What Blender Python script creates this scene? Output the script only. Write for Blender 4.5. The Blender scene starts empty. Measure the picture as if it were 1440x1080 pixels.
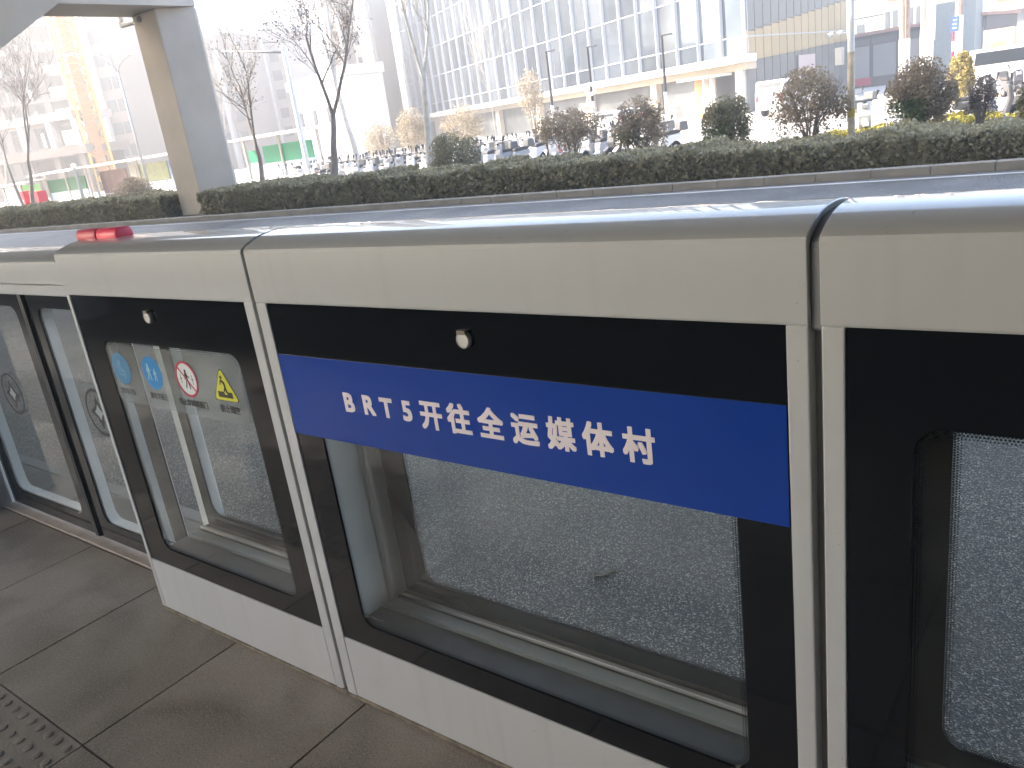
import bpy, bmesh, math, random
import numpy as np
from mathutils import Vector, Matrix

rnd = random.Random(11)
rng = np.random.default_rng(11)
sc = bpy.context.scene
col = sc.collection

# ------------------------------------------------------------------ camera
F = 1134.857
CX, CY = 720.0, 540.0
def nrm(v):
    v = np.array(v, float)
    return v / np.linalg.norm(v)
_vx = np.array([-785 - CX, 378 - CY]); _vz = np.array([1206 - CX, 3975 - CY])
AX = -nrm([_vx[0], _vx[1], F]); AZ = -nrm([_vz[0], _vz[1], F]); AY = np.cross(AZ, AX)
R = np.array([AX, AY, AZ])
CAM = np.array([0.0, -1.2178, 1.6])
cam_d = bpy.data.cameras.new("camera"); cam = bpy.data.objects.new("camera", cam_d); col.objects.link(cam)
cam_d.sensor_width = 36; cam_d.lens = 36 * F / 1440; cam_d.clip_start = 0.02; cam_d.clip_end = 6000
_U, _S, _V = np.linalg.svd(R); Rn = _U @ _V
M4 = Matrix.Identity(4)
for i in range(3):
    M4[i][0] = Rn[i][0]; M4[i][1] = -Rn[i][1]; M4[i][2] = -Rn[i][2]; M4[i][3] = CAM[i]
cam.matrix_world = M4
sc.camera = cam

def ray(px, py):
    return Rn @ nrm([px - CX, py - CY, F])
def at(px, py, axis, v):
    """world point seen at a photograph pixel on the plane axis=v"""
    r = ray(px, py); i = 'xyz'.index(axis)
    return CAM + r * ((v - CAM[i]) / r[i])
def on_line(px, py, O, u):
    """(distance along a ground line O+s*u, height) seen at a pixel"""
    r = ray(px, py)
    a = np.array([[r[0], -u[0]], [r[1], -u[1]]]); b = np.array([O[0] - CAM[0], O[1] - CAM[1]])
    t, s = np.linalg.solve(a, b)
    return s, CAM[2] + t * r[2]

# ------------------------------------------------------------------ materials
MATS = {}
def mat(name, c, rough=.6, metal=0., var=0., vscale=4., bump=0., bscale=40., coat=0., spec=.5, c2=None, fine=0.):
    if name in MATS: return MATS[name]
    m = bpy.data.materials.new(name); m.use_nodes = True; MATS[name] = m
    nt = m.node_tree; N = nt.nodes; L = nt.links
    b = N['Principled BSDF']
    b.inputs['Base Color'].default_value = (*c, 1); b.inputs['Roughness'].default_value = rough
    b.inputs['Metallic'].default_value = metal; b.inputs['Specular IOR Level'].default_value = spec
    b.inputs['Coat Weight'].default_value = coat; b.inputs['Coat Roughness'].default_value = .03
    tc = N.new('ShaderNodeTexCoord')
    if var > 0 or c2:
        nz = N.new('ShaderNodeTexNoise'); nz.inputs['Scale'].default_value = vscale; nz.inputs['Detail'].default_value = 5
        L.new(tc.outputs['Object'], nz.inputs['Vector'])
        rp = N.new('ShaderNodeMapRange'); rp.inputs[1].default_value = .3; rp.inputs[2].default_value = .7
        L.new(nz.outputs['Fac'], rp.inputs[0])
        mx = N.new('ShaderNodeMix'); mx.data_type = 'RGBA'
        a = tuple(max(0, x * (1 - var)) for x in c); d = c2 or tuple(min(1, x * (1 + var)) for x in c)
        mx.inputs[6].default_value = (*(c if c2 else a), 1); mx.inputs[7].default_value = (*d, 1)
        L.new(rp.outputs[0], mx.inputs[0]); L.new(mx.outputs[2], b.inputs['Base Color'])
        rr = N.new('ShaderNodeMapRange'); rr.inputs[3].default_value = max(0, rough - .06); rr.inputs[4].default_value = min(1, rough + .06)
        L.new(nz.outputs['Fac'], rr.inputs[0]); L.new(rr.outputs[0], b.inputs['Roughness'])
    if bump > 0:
        n2 = N.new('ShaderNodeTexNoise'); n2.inputs['Scale'].default_value = bscale; n2.inputs['Detail'].default_value = 4
        L.new(tc.outputs['Object'], n2.inputs['Vector'])
        bp = N.new('ShaderNodeBump'); bp.inputs['Strength'].default_value = bump; bp.inputs['Distance'].default_value = .01
        L.new(n2.outputs['Fac'], bp.inputs['Height']); L.new(bp.outputs[0], b.inputs['Normal'])
    return m

def leafmat(name, c, c2, trans=.3):
    m = bpy.data.materials.new(name); m.use_nodes = True; MATS[name] = m
    nt = m.node_tree; N = nt.nodes; L = nt.links
    b = N['Principled BSDF']; b.inputs['Roughness'].default_value = .5
    g = N.new('ShaderNodeNewGeometry')
    mx = N.new('ShaderNodeMix'); mx.data_type = 'RGBA'
    mx.inputs[6].default_value = (*c, 1); mx.inputs[7].default_value = (*c2, 1)
    L.new(g.outputs['Random Per Island'], mx.inputs[0]); L.new(mx.outputs[2], b.inputs['Base Color'])
    t = N.new('ShaderNodeBsdfTranslucent'); L.new(mx.outputs[2], t.inputs['Color'])
    ms = N.new('ShaderNodeMixShader'); ms.inputs[0].default_value = trans
    L.new(b.outputs[0], ms.inputs[1]); L.new(t.outputs[0], ms.inputs[2]); L.new(ms.outputs[0], N['Material Output'].inputs[0])
    return m

def schlick(N, L, f0, scale=1.0):
    g = N.new('ShaderNodeNewGeometry')
    d = N.new('ShaderNodeVectorMath'); d.operation = 'DOT_PRODUCT'
    L.new(g.outputs['Incoming'], d.inputs[0]); L.new(g.outputs['Normal'], d.inputs[1])
    a = N.new('ShaderNodeMath'); a.operation = 'ABSOLUTE'; L.new(d.outputs['Value'], a.inputs[0])
    s = N.new('ShaderNodeMath'); s.operation = 'SUBTRACT'; s.inputs[0].default_value = 1; L.new(a.outputs[0], s.inputs[1])
    p = N.new('ShaderNodeMath'); p.operation = 'POWER'; p.inputs[1].default_value = 5; L.new(s.outputs[0], p.inputs[0])
    q = N.new('ShaderNodeMath'); q.operation = 'MULTIPLY_ADD'; q.inputs[1].default_value = (1 - f0) * scale; q.inputs[2].default_value = f0 * scale
    L.new(p.outputs[0], q.inputs[0])
    return q.outputs[0]

def glassmat(name, tint, f0=.04, film=0., filmc=(.6, .62, .6), dust=0.):
    m = bpy.data.materials.new(name); m.use_nodes = True; MATS[name] = m
    nt = m.node_tree; N = nt.nodes; L = nt.links
    N.remove(N['Principled BSDF'])
    t = N.new('ShaderNodeBsdfTransparent'); t.inputs[0].default_value = (*tint, 1)
    g = N.new('ShaderNodeBsdfGlossy'); g.inputs['Roughness'].default_value = .01
    sh = t.outputs[0]
    if film > 0 or dust > 0:
        df = N.new('ShaderNodeBsdfDiffuse'); df.inputs[0].default_value = (*filmc, 1)
        tl = N.new('ShaderNodeBsdfTranslucent'); tl.inputs[0].default_value = (*filmc, 1)
        ad = N.new('ShaderNodeMixShader'); ad.inputs[0].default_value = .45
        L.new(df.outputs[0], ad.inputs[1]); L.new(tl.outputs[0], ad.inputs[2])
        m1 = N.new('ShaderNodeMixShader'); m1.inputs[0].default_value = film
        if dust > 0:
            tc = N.new('ShaderNodeTexCoord'); nz = N.new('ShaderNodeTexNoise'); nz.inputs['Scale'].default_value = 7; nz.inputs['Detail'].default_value = 8
            L.new(tc.outputs['Object'], nz.inputs['Vector'])
            r = N.new('ShaderNodeMapRange'); r.inputs[1].default_value = .4; r.inputs[2].default_value = .8; r.inputs[3].default_value = film; r.inputs[4].default_value = film + dust
            L.new(nz.outputs['Fac'], r.inputs[0]); L.new(r.outputs[0], m1.inputs[0])
        L.new(sh, m1.inputs[1]); L.new(ad.outputs[0], m1.inputs[2]); sh = m1.outputs[0]
    mx = N.new('ShaderNodeMixShader'); L.new(schlick(N, L, f0), mx.inputs[0])
    L.new(sh, mx.inputs[1]); L.new(g.outputs[0], mx.inputs[2]); L.new(mx.outputs[0], N['Material Output'].inputs[0])
    return m

def dotmat():
    m = bpy.data.materials.new('ceramic_dots'); m.use_nodes = True; MATS['dots'] = m
    nt = m.node_tree; N = nt.nodes; L = nt.links
    b = N['Principled BSDF']; b.inputs['Base Color'].default_value = (.008, .01, .013, 1); b.inputs['Roughness'].default_value = .12
    uv = N.new('ShaderNodeUVMap'); sp = N.new('ShaderNodeSeparateXYZ'); L.new(uv.outputs[0], sp.inputs[0])
    def mth(op, a, bb=None, c=None):
        n = N.new('ShaderNodeMath'); n.operation = op
        for i, v in enumerate((a, bb, c)):
            if v is None: continue
            if isinstance(v, (int, float)): n.inputs[i].default_value = v
            else: L.new(v, n.inputs[i])
        return n.outputs[0]
    rows = 3.0
    vv = mth('MULTIPLY', sp.outputs[1], rows)
    row = mth('FLOOR', vv)
    uu = mth('ADD', mth('DIVIDE', sp.outputs[0], .0052), mth('MULTIPLY', row, .5))
    du = mth('SUBTRACT', mth('FRACT', uu), .5); dv = mth('SUBTRACT', mth('FRACT', vv), .5)
    d = mth('SQRT', mth('ADD', mth('MULTIPLY', du, du), mth('MULTIPLY', dv, dv)))
    rad = mth('MULTIPLY_ADD', row, -.09, .44)
    on = mth('LESS_THAN', d, rad)
    t = N.new('ShaderNodeBsdfTransparent'); ms = N.new('ShaderNodeMixShader')
    L.new(on, ms.inputs[0]); L.new(t.outputs[0], ms.inputs[1]); L.new(b.outputs[0], ms.inputs[2]); L.new(ms.outputs[0], N['Material Output'].inputs[0])
    return m

def steel(name, c, rough, coat, streak):
    m = mat(name, c, rough, var=.03, vscale=2.2, coat=coat, bump=.02, bscale=8)
    N = m.node_tree.nodes; L = m.node_tree.links; b = N['Principled BSDF']; src = b.inputs['Base Color'].links[0].from_socket
    tc = N.new('ShaderNodeTexCoord'); mp = N.new('ShaderNodeMapping'); mp.inputs['Scale'].default_value = (26, 26, 1.1); L.new(tc.outputs['Object'], mp.inputs['Vector'])
    n1 = N.new('ShaderNodeTexNoise'); n1.inputs['Scale'].default_value = 1; n1.inputs['Detail'].default_value = 6; L.new(mp.outputs[0], n1.inputs['Vector'])
    n2 = N.new('ShaderNodeTexNoise'); n2.inputs['Scale'].default_value = 5; n2.inputs['Detail'].default_value = 8; n2.inputs['Distortion'].default_value = .5; L.new(tc.outputs['Object'], n2.inputs['Vector'])
    n3 = N.new('ShaderNodeTexNoise'); n3.inputs['Scale'].default_value = 75; n3.inputs['Detail'].default_value = 1; L.new(tc.outputs['Object'], n3.inputs['Vector'])
    fac = None
    for n, lo, hi, k in ((n1, .52, .8, streak), (n2, .55, .8, streak * .8), (n3, .76, .80, .5)):
        r = N.new('ShaderNodeMapRange'); r.inputs[1].default_value = lo; r.inputs[2].default_value = hi; r.inputs[4].default_value = k; L.new(n.outputs['Fac'], r.inputs[0])
        if fac is None: fac = r.outputs[0]
        else:
            a = N.new('ShaderNodeMath'); a.operation = 'MAXIMUM'; L.new(fac, a.inputs[0]); L.new(r.outputs[0], a.inputs[1]); fac = a.outputs[0]
    mx = N.new('ShaderNodeMix'); mx.data_type = 'RGBA'; L.new(fac, mx.inputs[0]); L.new(src, mx.inputs[6]); mx.inputs[7].default_value = (.19, .165, .13, 1)
    L.new(mx.outputs[2], b.inputs['Base Color'])
    return m
WHITE = steel('white_painted_steel', (.455, .475, .482), .45, .9, .09)
BASEW = steel('white_base_steel', (.44, .455, .455), .42, 0., .15)
BLACKG = mat('black_ceramic_border', (.007, .009, .012), .07, spec=.32)
BLACKR = mat('rear_black_border', (.018, .024, .029), .12)
INNERW = mat('lit_inner_steel', (.90, .89, .84), .4, var=.05, vscale=3)  # white steel lightened here to stand in for light reaching the cavity
GLASS = glassmat('clear_glass', (.95, .965, .96), .035, film=.008, dust=.02)
GLASSR = glassmat('rear_glass', (.95, .965, .96), .035, film=.012, dust=.02)
DOORGLASS = glassmat('door_glass', (.92, .94, .935), .05, film=.008, dust=.02)
FILM = glassmat('frosted_film', (.84, .86, .85), .03, film=.16, filmc=(.60, .62, .60))
DOTS = dotmat()
ALU = mat('aluminium', (.62, .62, .60), .35, metal=.6, var=.06)
RAIL = mat('pale_rail', (.30, .33, .32), .4, var=.05)
GASKET = mat('rubber_gasket', (.16, .145, .125), .6)
CAVITY = mat('cavity_floor', (.11, .12, .115), .6, var=.15, vscale=9)
BLUE = mat('blue_vinyl', (.004, .042, .285), .25, var=.05, vscale=3)
LETTER = mat('white_lettering', (.72, .66, .67), .5)
INK = mat('black_ink', (.012, .012, .012), .5)
STICKBLUE = mat('sticker_blue', (.02, .22, .50), .35)
STICKRED = mat('sticker_red', (.45, .03, .06), .4)
STICKYEL = mat('sticker_yellow', (.62, .62, .06), .4)
STICKWHT = mat('sticker_white', (.65, .68, .68), .4)
REDL = mat('red_lens', (.85, .07, .14), .4)
GRIME = mat('grime_sealant', (.18, .155, .12), .9, var=.4, vscale=30)
CONC = mat('viaduct_concrete', (.54, .485, .415), .85, var=.1, vscale=.8, bump=.2, bscale=6)
STEELD = mat('dark_steel', (.045, .047, .05), .5)
POLEW = mat('white_pole_paint', (.72, .72, .70), .5, var=.06)
POLEG = mat('grey_pole', (.32, .32, .31), .5, var=.1)
PLASTW = mat('scooter_white', (.75, .75, .74), .35)
RUBBER = mat('rubber', (.02, .02, .02), .8)

# ------------------------------------------------------------------ objects
def link(o, parent=None):
    col.objects.link(o)
    if parent: o.parent = parent
    return o
def tag(o, label, cat, group=None, kind=None):
    if label: o['label'] = label
    if cat: o['category'] = cat
    if group: o['group'] = group
    if kind: o['kind'] = kind
    return o
def thing(name, label, cat, loc=(0, 0, 0), rz=0., group=None):
    o = bpy.data.objects.new(name, None); o.empty_display_size = .2
    o.location = loc; o.rotation_euler = (0, 0, rz); link(o)
    return tag(o, label, cat, group)
def kids(o): return [x for x in col.objects if x.parent == o]
def copy_tree(o, children_of, parent=None):
    c = o.copy(); col.objects.link(c)
    if parent: c.parent = parent
    for ch in children_of.get(o.name, []): copy_tree(ch, children_of, c)
    return c
def tree_index():
    d = {}
    for o in col.objects:
        if o.parent: d.setdefault(o.parent.name, []).append(o)
    return d

class MB:
    def __init__(s): s.v = []; s.f = []; s.uv = {}
    def add(s, vs, fs):
        k = len(s.v); s.v += [tuple(map(float, p)) for p in vs]; s.f += [tuple(i + k for i in f) for f in fs]; return s
    def box(s, x0, x1, y0, y1, z0, z1):
        return s.add([(x0, y0, z0), (x1, y0, z0), (x1, y1, z0), (x0, y1, z0), (x0, y0, z1), (x1, y0, z1), (x1, y1, z1), (x0, y1, z1)],
                     [(0, 3, 2, 1), (4, 5, 6, 7), (0, 1, 5, 4), (1, 2, 6, 5), (2, 3, 7, 6), (3, 0, 4, 7)])
    def obox(s, c, u, hx, hy, z0, z1):
        """box turned on the ground: centre c, unit direction u, half sizes"""
        n = (-u[1], u[0]); P = []
        for z in (z0, z1):
            for a, b in ((-1, -1), (1, -1), (1, 1), (-1, 1)):
                P.append((c[0] + a * hx * u[0] + b * hy * n[0], c[1] + a * hx * u[1] + b * hy * n[1], z))
        return s.add(P, [(0, 3, 2, 1), (4, 5, 6, 7), (0, 1, 5, 4), (1, 2, 6, 5), (2, 3, 7, 6), (3, 0, 4, 7)])
    def tube(s, pts, rad, n=8, caps=True):
        pts = [Vector(p) for p in pts]
        if isinstance(rad, (int, float)): rad = [rad] * len(pts)
        rings = []; up = None
        for i, p in enumerate(pts):
            d = (pts[min(i + 1, len(pts) - 1)] - pts[max(i - 1, 0)]).normalized()
            if up is None:
                up = Vector((0, 0, 1)) if abs(d.z) < .9 else Vector((1, 0, 0))
            a = d.cross(up).normalized(); b = a.cross(d).normalized(); up = b
            rings.append([p + (a * math.cos(t) + b * math.sin(t)) * rad[i] for t in [2 * math.pi * k / n for k in range(n)]])
        fs = []
        for i in range(len(pts) - 1):
            for k in range(n):
                fs.append((i * n + k, i * n + (k + 1) % n, (i + 1) * n + (k + 1) % n, (i + 1) * n + k))
        if caps:
            fs.append(tuple(range(n))[::-1]); fs.append(tuple((len(pts) - 1) * n + k for k in range(n)))
        return s.add([v for r in rings for v in r], fs)
    def prism(s, poly, y0, y1, plane='xz'):
        """extrude a polygon; 'xz': along y, 'yz': along x, 'xy': along z"""
        n = len(poly)
        def mk(p, t):
            return (p[0], t, p[1]) if plane == 'xz' else ((t, p[0], p[1]) if plane == 'yz' else (p[0], p[1], t))
        vs = [mk(p, y0) for p in poly] + [mk(p, y1) for p in poly]
        fs = [tuple(range(n)), tuple(range(2 * n - 1, n - 1, -1))] + [(i, i + n, (i + 1) % n + n, (i + 1) % n) for i in range(n)]
        return s.add(vs, fs)
    def ringprism(s, outer, inner, y0, y1):
        n = len(outer); vs = [(p[0], y0, p[1]) for p in outer] + [(p[0], y0, p[1]) for p in inner] + [(p[0], y1, p[1]) for p in outer] + [(p[0], y1, p[1]) for p in inner]
        fs = []
        for i in range(n):
            j = (i + 1) % n
            fs += [(i, j, n + j, n + i), (2 * n + j, 2 * n + i, 3 * n + i, 3 * n + j), (n + i, n + j, 3 * n + j, 3 * n + i), (j, i, 2 * n + i, 2 * n + j)]
        return s.add(vs, fs)
    def build(s, name, m, parent=None, bevel=0., smooth=False, seg=2, loc=None, shade_angle=None):
        me = bpy.data.meshes.new(name); me.from_pydata(s.v, [], s.f); me.update()
        if bevel > 0 or smooth:
            bm = bmesh.new(); bm.from_mesh(me)
            bmesh.ops.recalc_face_normals(bm, faces=bm.faces)
            if bevel > 0:
                es = [e for e in bm.edges if len(e.link_faces) == 2 and e.calc_face_angle(0) > .6]
                bmesh.ops.bevel(bm, geom=es, offset=bevel, segments=seg, affect='EDGES', profile=.5, clamp_overlap=True)
            for f in bm.faces: f.smooth = smooth
            if smooth and shade_angle:
                for e in bm.edges:
                    if len(e.link_faces) == 2 and e.calc_face_angle(0) > shade_angle: e.smooth = False
            bm.to_mesh(me); bm.free()
        else:
            bm = bmesh.new(); bm.from_mesh(me); bmesh.ops.recalc_face_normals(bm, faces=bm.faces); bm.to_mesh(me); bm.free()
        if m: me.materials.append(m)
        o = bpy.data.objects.new(name, me)
        if loc is not None: o.location = loc
        return link(o, parent)

def struct(name, mb, m, label=None, cat=None, **k):
    o = mb.build(name, m, **k); o['kind'] = 'structure'
    tag(o, label, cat)
    return o

def rrect(x0, x1, z0, z1, r, seg=6):
    out = []
    for cx, cz, a0 in ((x1 - r, z0 + r, -90), (x1 - r, z1 - r, 0), (x0 + r, z1 - r, 90), (x0 + r, z0 + r, 180)):
        for k in range(seg + 1):
            a = math.radians(a0 + 90 * k / seg); out.append((cx + r * math.cos(a), cz + r * math.sin(a)))
    return out
def outer_for(x0, x1, z0, z1, win, r, seg=6):
    """points on an outer rectangle matching rrect(win)"""
    wx0, wx1, wz0, wz1 = win; out = []
    for cx, cz, a0, ox, oz in ((wx1 - r, wz0 + r, -90, x1, z0), (wx1 - r, wz1 - r, 0, x1, z1), (wx0 + r, wz1 - r, 90, x0, z1), (wx0 + r, wz0 + r, 180, x0, z0)):
        for k in range(seg + 1):
            a = math.radians(a0 + 90 * k / seg); dx, dz = math.cos(a), math.sin(a)
            if k * 2 == seg: out.append((ox, oz)); continue
            horiz_first = (a0 in (0, 180))
            if (k * 2 < seg) == horiz_first: out.append((ox, cz + (oz - cz) * (k if horiz_first and k * 2 < seg else seg - k) * 2 / seg * .98 if True else 0))
            else: out.append((cx + (ox - cx) * (k if not horiz_first and k * 2 < seg else seg - k) * 2 / seg * .98, oz))
    return out
def bordered(name, rect, win, r, y0, y1, m, parent):
    mb = MB(); mb.ringprism(outer_for(*rect, win, r), rrect(*win, r), y0, y1)
    return mb.build(name, m, parent)
def dot_ring(win, r, w, y, parent, name='dotted_edge'):
    a = rrect(*win, r, 6); b = rrect(win[0] + w, win[1] - w, win[2] + w, win[3] - w, max(.004, r - w), 6)
    n = len(a); me = bpy.data.meshes.new(name)
    d = [0.]
    for i in range(n): d.append(d[-1] + math.dist(a[i], a[(i + 1) % n]))
    me.from_pydata([(p[0], y, p[1]) for p in a] + [(p[0], y, p[1]) for p in b], [], [(i, (i + 1) % n, n + (i + 1) % n, n + i) for i in range(n)])
    uv = me.uv_layers.new(name='UVMap')
    for i, p in enumerate(me.polygons):
        for li, (u, v) in zip(p.loop_indices, ((d[i], 0), (d[i + 1], 0), (d[i + 1], 1), (d[i], 1))): uv.data[li].uv = (u, v)
    me.materials.append(DOTS)
    return link(bpy.data.objects.new(name, me), parent)

def text_mesh(items, name, m, parent, y, extrude=.0008, bold=0.):
    """items: (string, x, baseline z, size, x scale), upright in the x-z plane, facing -y; one mesh per string"""
    out = []
    for s, x, z, size, xs in items:
        cu = bpy.data.curves.new('t', 'FONT'); cu.body = s; cu.size = size; cu.extrude = extrude; cu.resolution_u = 3
        o = bpy.data.objects.new('t', cu); col.objects.link(o); bpy.context.view_layer.update()
        me0 = bpy.data.meshes.new_from_object(o.evaluated_get(bpy.context.evaluated_depsgraph_get()))
        bmj = bmesh.new(); n = 8 if bold else 1
        for k in range(n):      # heavier strokes: the same glyph laid over itself, each copy a hair in front of the last
            dx, dz = ((1, 1), (1, -1), (-1, 1), (-1, -1), (1, 0), (-1, 0), (0, 1), (0, -1))[k]; dx *= bold; dz *= bold
            me = me0.copy()
            me.transform(Matrix.Translation((x + dx, y - k * .00004, z + dz)) @ Matrix.Rotation(math.radians(90), 4, 'X') @ Matrix.Diagonal((xs, 1, 1, 1)))
            bmj.from_mesh(me); bpy.data.meshes.remove(me)
        bpy.data.meshes.remove(me0); bpy.data.objects.remove(o); bpy.data.curves.remove(cu)
        me = bpy.data.meshes.new(name); bmj.to_mesh(me); bmj.free(); me.materials.append(m)
        out.append(link(bpy.data.objects.new(name, me), parent))
    return out

def quads_mesh(name, m, cen, size, up=.0, parent=None, aspect=1.6, loc=None):
    """many leaf-sized quads at given centres (n,3)"""
    n = len(cen); size = np.broadcast_to(size, (n,))
    a = rng.normal(size=(n, 3)); a[:, 2] *= (1 - up); a /= np.linalg.norm(a, axis=1)[:, None]
    t = rng.normal(size=(n, 3)); b = np.cross(a, t); b /= np.linalg.norm(b, axis=1)[:, None]
    a = a * (size * .5 * aspect)[:, None]; b = b * (size * .5)[:, None]
    V = np.empty((n, 4, 3)); V[:, 0] = cen - a; V[:, 1] = cen - b * .9; V[:, 2] = cen + a; V[:, 3] = cen + b * .9
    me = bpy.data.meshes.new(name)
    me.vertices.add(n * 4); me.vertices.foreach_set('co', V.reshape(-1).astype(np.float32))
    me.loops.add(n * 4); me.loops.foreach_set('vertex_index', np.arange(n * 4, dtype=np.int32))
    me.polygons.add(n); me.polygons.foreach_set('loop_start', np.arange(0, n * 4, 4, dtype=np.int32))
    me.update(calc_edges=True); me.materials.append(m)
    o = bpy.data.objects.new(name, me)
    if loc is not None: o.location = loc
    return link(o, parent)

# ------------------------------------------------------------------ world, sun
SUN = nrm([-.85, -.52, .68])
w = bpy.data.worlds.new("World"); sc.world = w; w.use_nodes = True
nt = w.node_tree; bg = nt.nodes['Background']; sky = nt.nodes.new('ShaderNodeTexSky'); sky.sky_type = 'NISHITA'; sky.sun_disc = False
sky.sun_elevation = math.asin(SUN[2]); sky.sun_rotation = math.atan2(SUN[0], SUN[1]); sky.air_density = 1.0; sky.dust_density = 3.5; sky.ozone_density = .7
nt.links.new(sky.outputs[0], bg.inputs[0]); bg.inputs[1].default_value = .15
sl = bpy.data.lights.new('sun', 'SUN'); sl.energy = 2.0; sl.angle = math.radians(.5); sl.color = (1, .91, .80)
so = bpy.data.objects.new('sun', sl); link(so); so.rotation_euler = Vector(SUN).to_track_quat('Z', 'Y').to_euler()
sc.view_settings.view_transform = 'Standard'; sc.view_settings.look = 'None'; sc.view_settings.exposure = 2.92
sc.cycles.use_denoising = True
sc.cycles.max_bounces = 10; sc.cycles.transparent_max_bounces = 24; sc.cycles.diffuse_bounces = 5; sc.cycles.glossy_bounces = 4
sc.cycles.sample_clamp_indirect = 8; sc.cycles.caustics_reflective = False; sc.cycles.caustics_refractive = False

# ------------------------------------------------------------------ ground, road, platform
def tile_mat():
    m = bpy.data.materials.new('granite_tiles'); m.use_nodes = True
    N = m.node_tree.nodes; L = m.node_tree.links; b = N['Principled BSDF']
    tc = N.new('ShaderNodeTexCoord')
    def noise(s, d=5, dist=0):
        n = N.new('ShaderNodeTexNoise'); n.inputs['Scale'].default_value = s; n.inputs['Detail'].default_value = d; n.inputs['Distortion'].default_value = dist
        L.new(tc.outputs['Object'], n.inputs['Vector']); return n.outputs['Fac']
    def mr(x, a, bb, c, d):
        r = N.new('ShaderNodeMapRange'); r.inputs[1].default_value = a; r.inputs[2].default_value = bb; r.inputs[3].default_value = c; r.inputs[4].default_value = d
        L.new(x, r.inputs[0]); return r.outputs[0]
    def mixc(f, a, bb):
        x = N.new('ShaderNodeMix'); x.data_type = 'RGBA'; L.new(f, x.inputs[0])
        for i, v in ((6, a), (7, bb)):
            if isinstance(v, tuple): x.inputs[i].default_value = (*v, 1)
            else: L.new(v, x.inputs[i])
        return x.outputs[2]
    geo = N.new('ShaderNodeNewGeometry')
    base = mixc(mr(geo.outputs['Random Per Island'], 0, 1, 0, 1), (.205, .182, .154), (.285, .256, .22))
    wear = mixc(mr(noise(2.2, 7, .8), .42, .66, 0, .75), base, (.10, .085, .072))
    pale = mixc(mr(noise(1.3, 6, .4), .45, .7, 0, .65), wear, (.33, .30, .265))
    spk = mixc(mr(noise(150, 2), .54, .66, 0, .5), pale, (.38, .36, .33))
    dk = mixc(mr(noise(190, 2), .56, .68, 0, .6), spk, (.05, .045, .04))
    L.new(dk, b.inputs['Base Color'])
    L.new(mr(noise(3, 5), .3, .7, .32, .6), b.inputs['Roughness'])
    bp = N.new('ShaderNodeBump'); bp.inputs['Strength'].default_value = .3; bp.inputs['Distance'].default_value = .004
    L.new(noise(60, 5), bp.inputs['Height']); L.new(bp.outputs[0], b.inputs['Normal'])
    return m
TILE = tile_mat()
JOINT = mat('tile_joint', (.055, .048, .04), .95, var=.3, vscale=20)
# the platform: body below, one slab of tiles on top with real joints
plat = struct('platform', MB().box(-60, 25, -4.6, .50, -.35, -.012), JOINT)
tx0 = -2.383; tw, td = .66, .69
mb = MB(); g = .0065
for i in range(-60, 40):
    x0 = tx0 + i * tw
    rows = [(.145, .50)] if False else []
    ys = [(-.55 - k * td - td, -.55 - k * td) for k in range(-1, 5)] + [(.145, .50)]
    for (y0, y1) in ys:
        if x0 < -22 or x0 > 6: continue
        if y1 <= -.54 and y1 > -.6 and x0 < tx0 - .1: continue      # the tactile row is laid here
        mb.box(x0 + g / 2, x0 + tw - g / 2, y0 + g / 2, y1 - g / 2, -.011, 0)
o = struct('platform_tiles', mb, TILE)
# tactile strip with domes
TACT = mat('tactile_tile', (.20, .18, .155), .55, var=.2, vscale=5, bump=.2, bscale=90)
for i in range(-28, 0):
    x0 = tx0 + i * tw; mb = MB()
    mb.box(x0 + .002, x0 + tw - .002, -1.238, -.552, -.011, 0)
    n = 10 if i > -9 else 0
    px = tw / 11; 
    for a in range(11 if i > -9 else 0):
        for b_ in range(11):
            cx = x0 + (a + .5) * px; cy = -.552 - (b_ + .5) * .686 / 11
            ring = []
            for rr, zz in ((.0165, -.001), (.014, .0035), (.009, .0052)):
                ring.append([(cx + rr * math.cos(t), cy + rr * math.sin(t), zz) for t in [math.pi * 2 * k / 8 for k in range(8)]])
            vs = ring[0] + ring[1] + ring[2]
            fs = [(q * 8 + k, q * 8 + (k + 1) % 8, q * 8 + 8 + (k + 1) % 8, q * 8 + 8 + k) for q in (0, 1) for k in range(8)] + [tuple(range(16, 24))]
            mb.add(vs, fs)
    t = mb.build('tactile_tile', TACT, smooth=True, shade_angle=.5); t['kind'] = 'structure'
# pale threshold under the sliding doors
struct('door_threshold', MB().box(-4.72, -2.862, .148, .30, -.01, .004), mat('pale_granite', (.40, .35, .30), .5, var=.15, vscale=14, bump=.05, bscale=80), bevel=.002)
struct('platform_edge', MB().box(-22, 6, .502, .574, -.35, .002), mat('edge_stone', (.36, .34, .31), .7, var=.12, vscale=5, bump=.1, bscale=40), bevel=.006)

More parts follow.
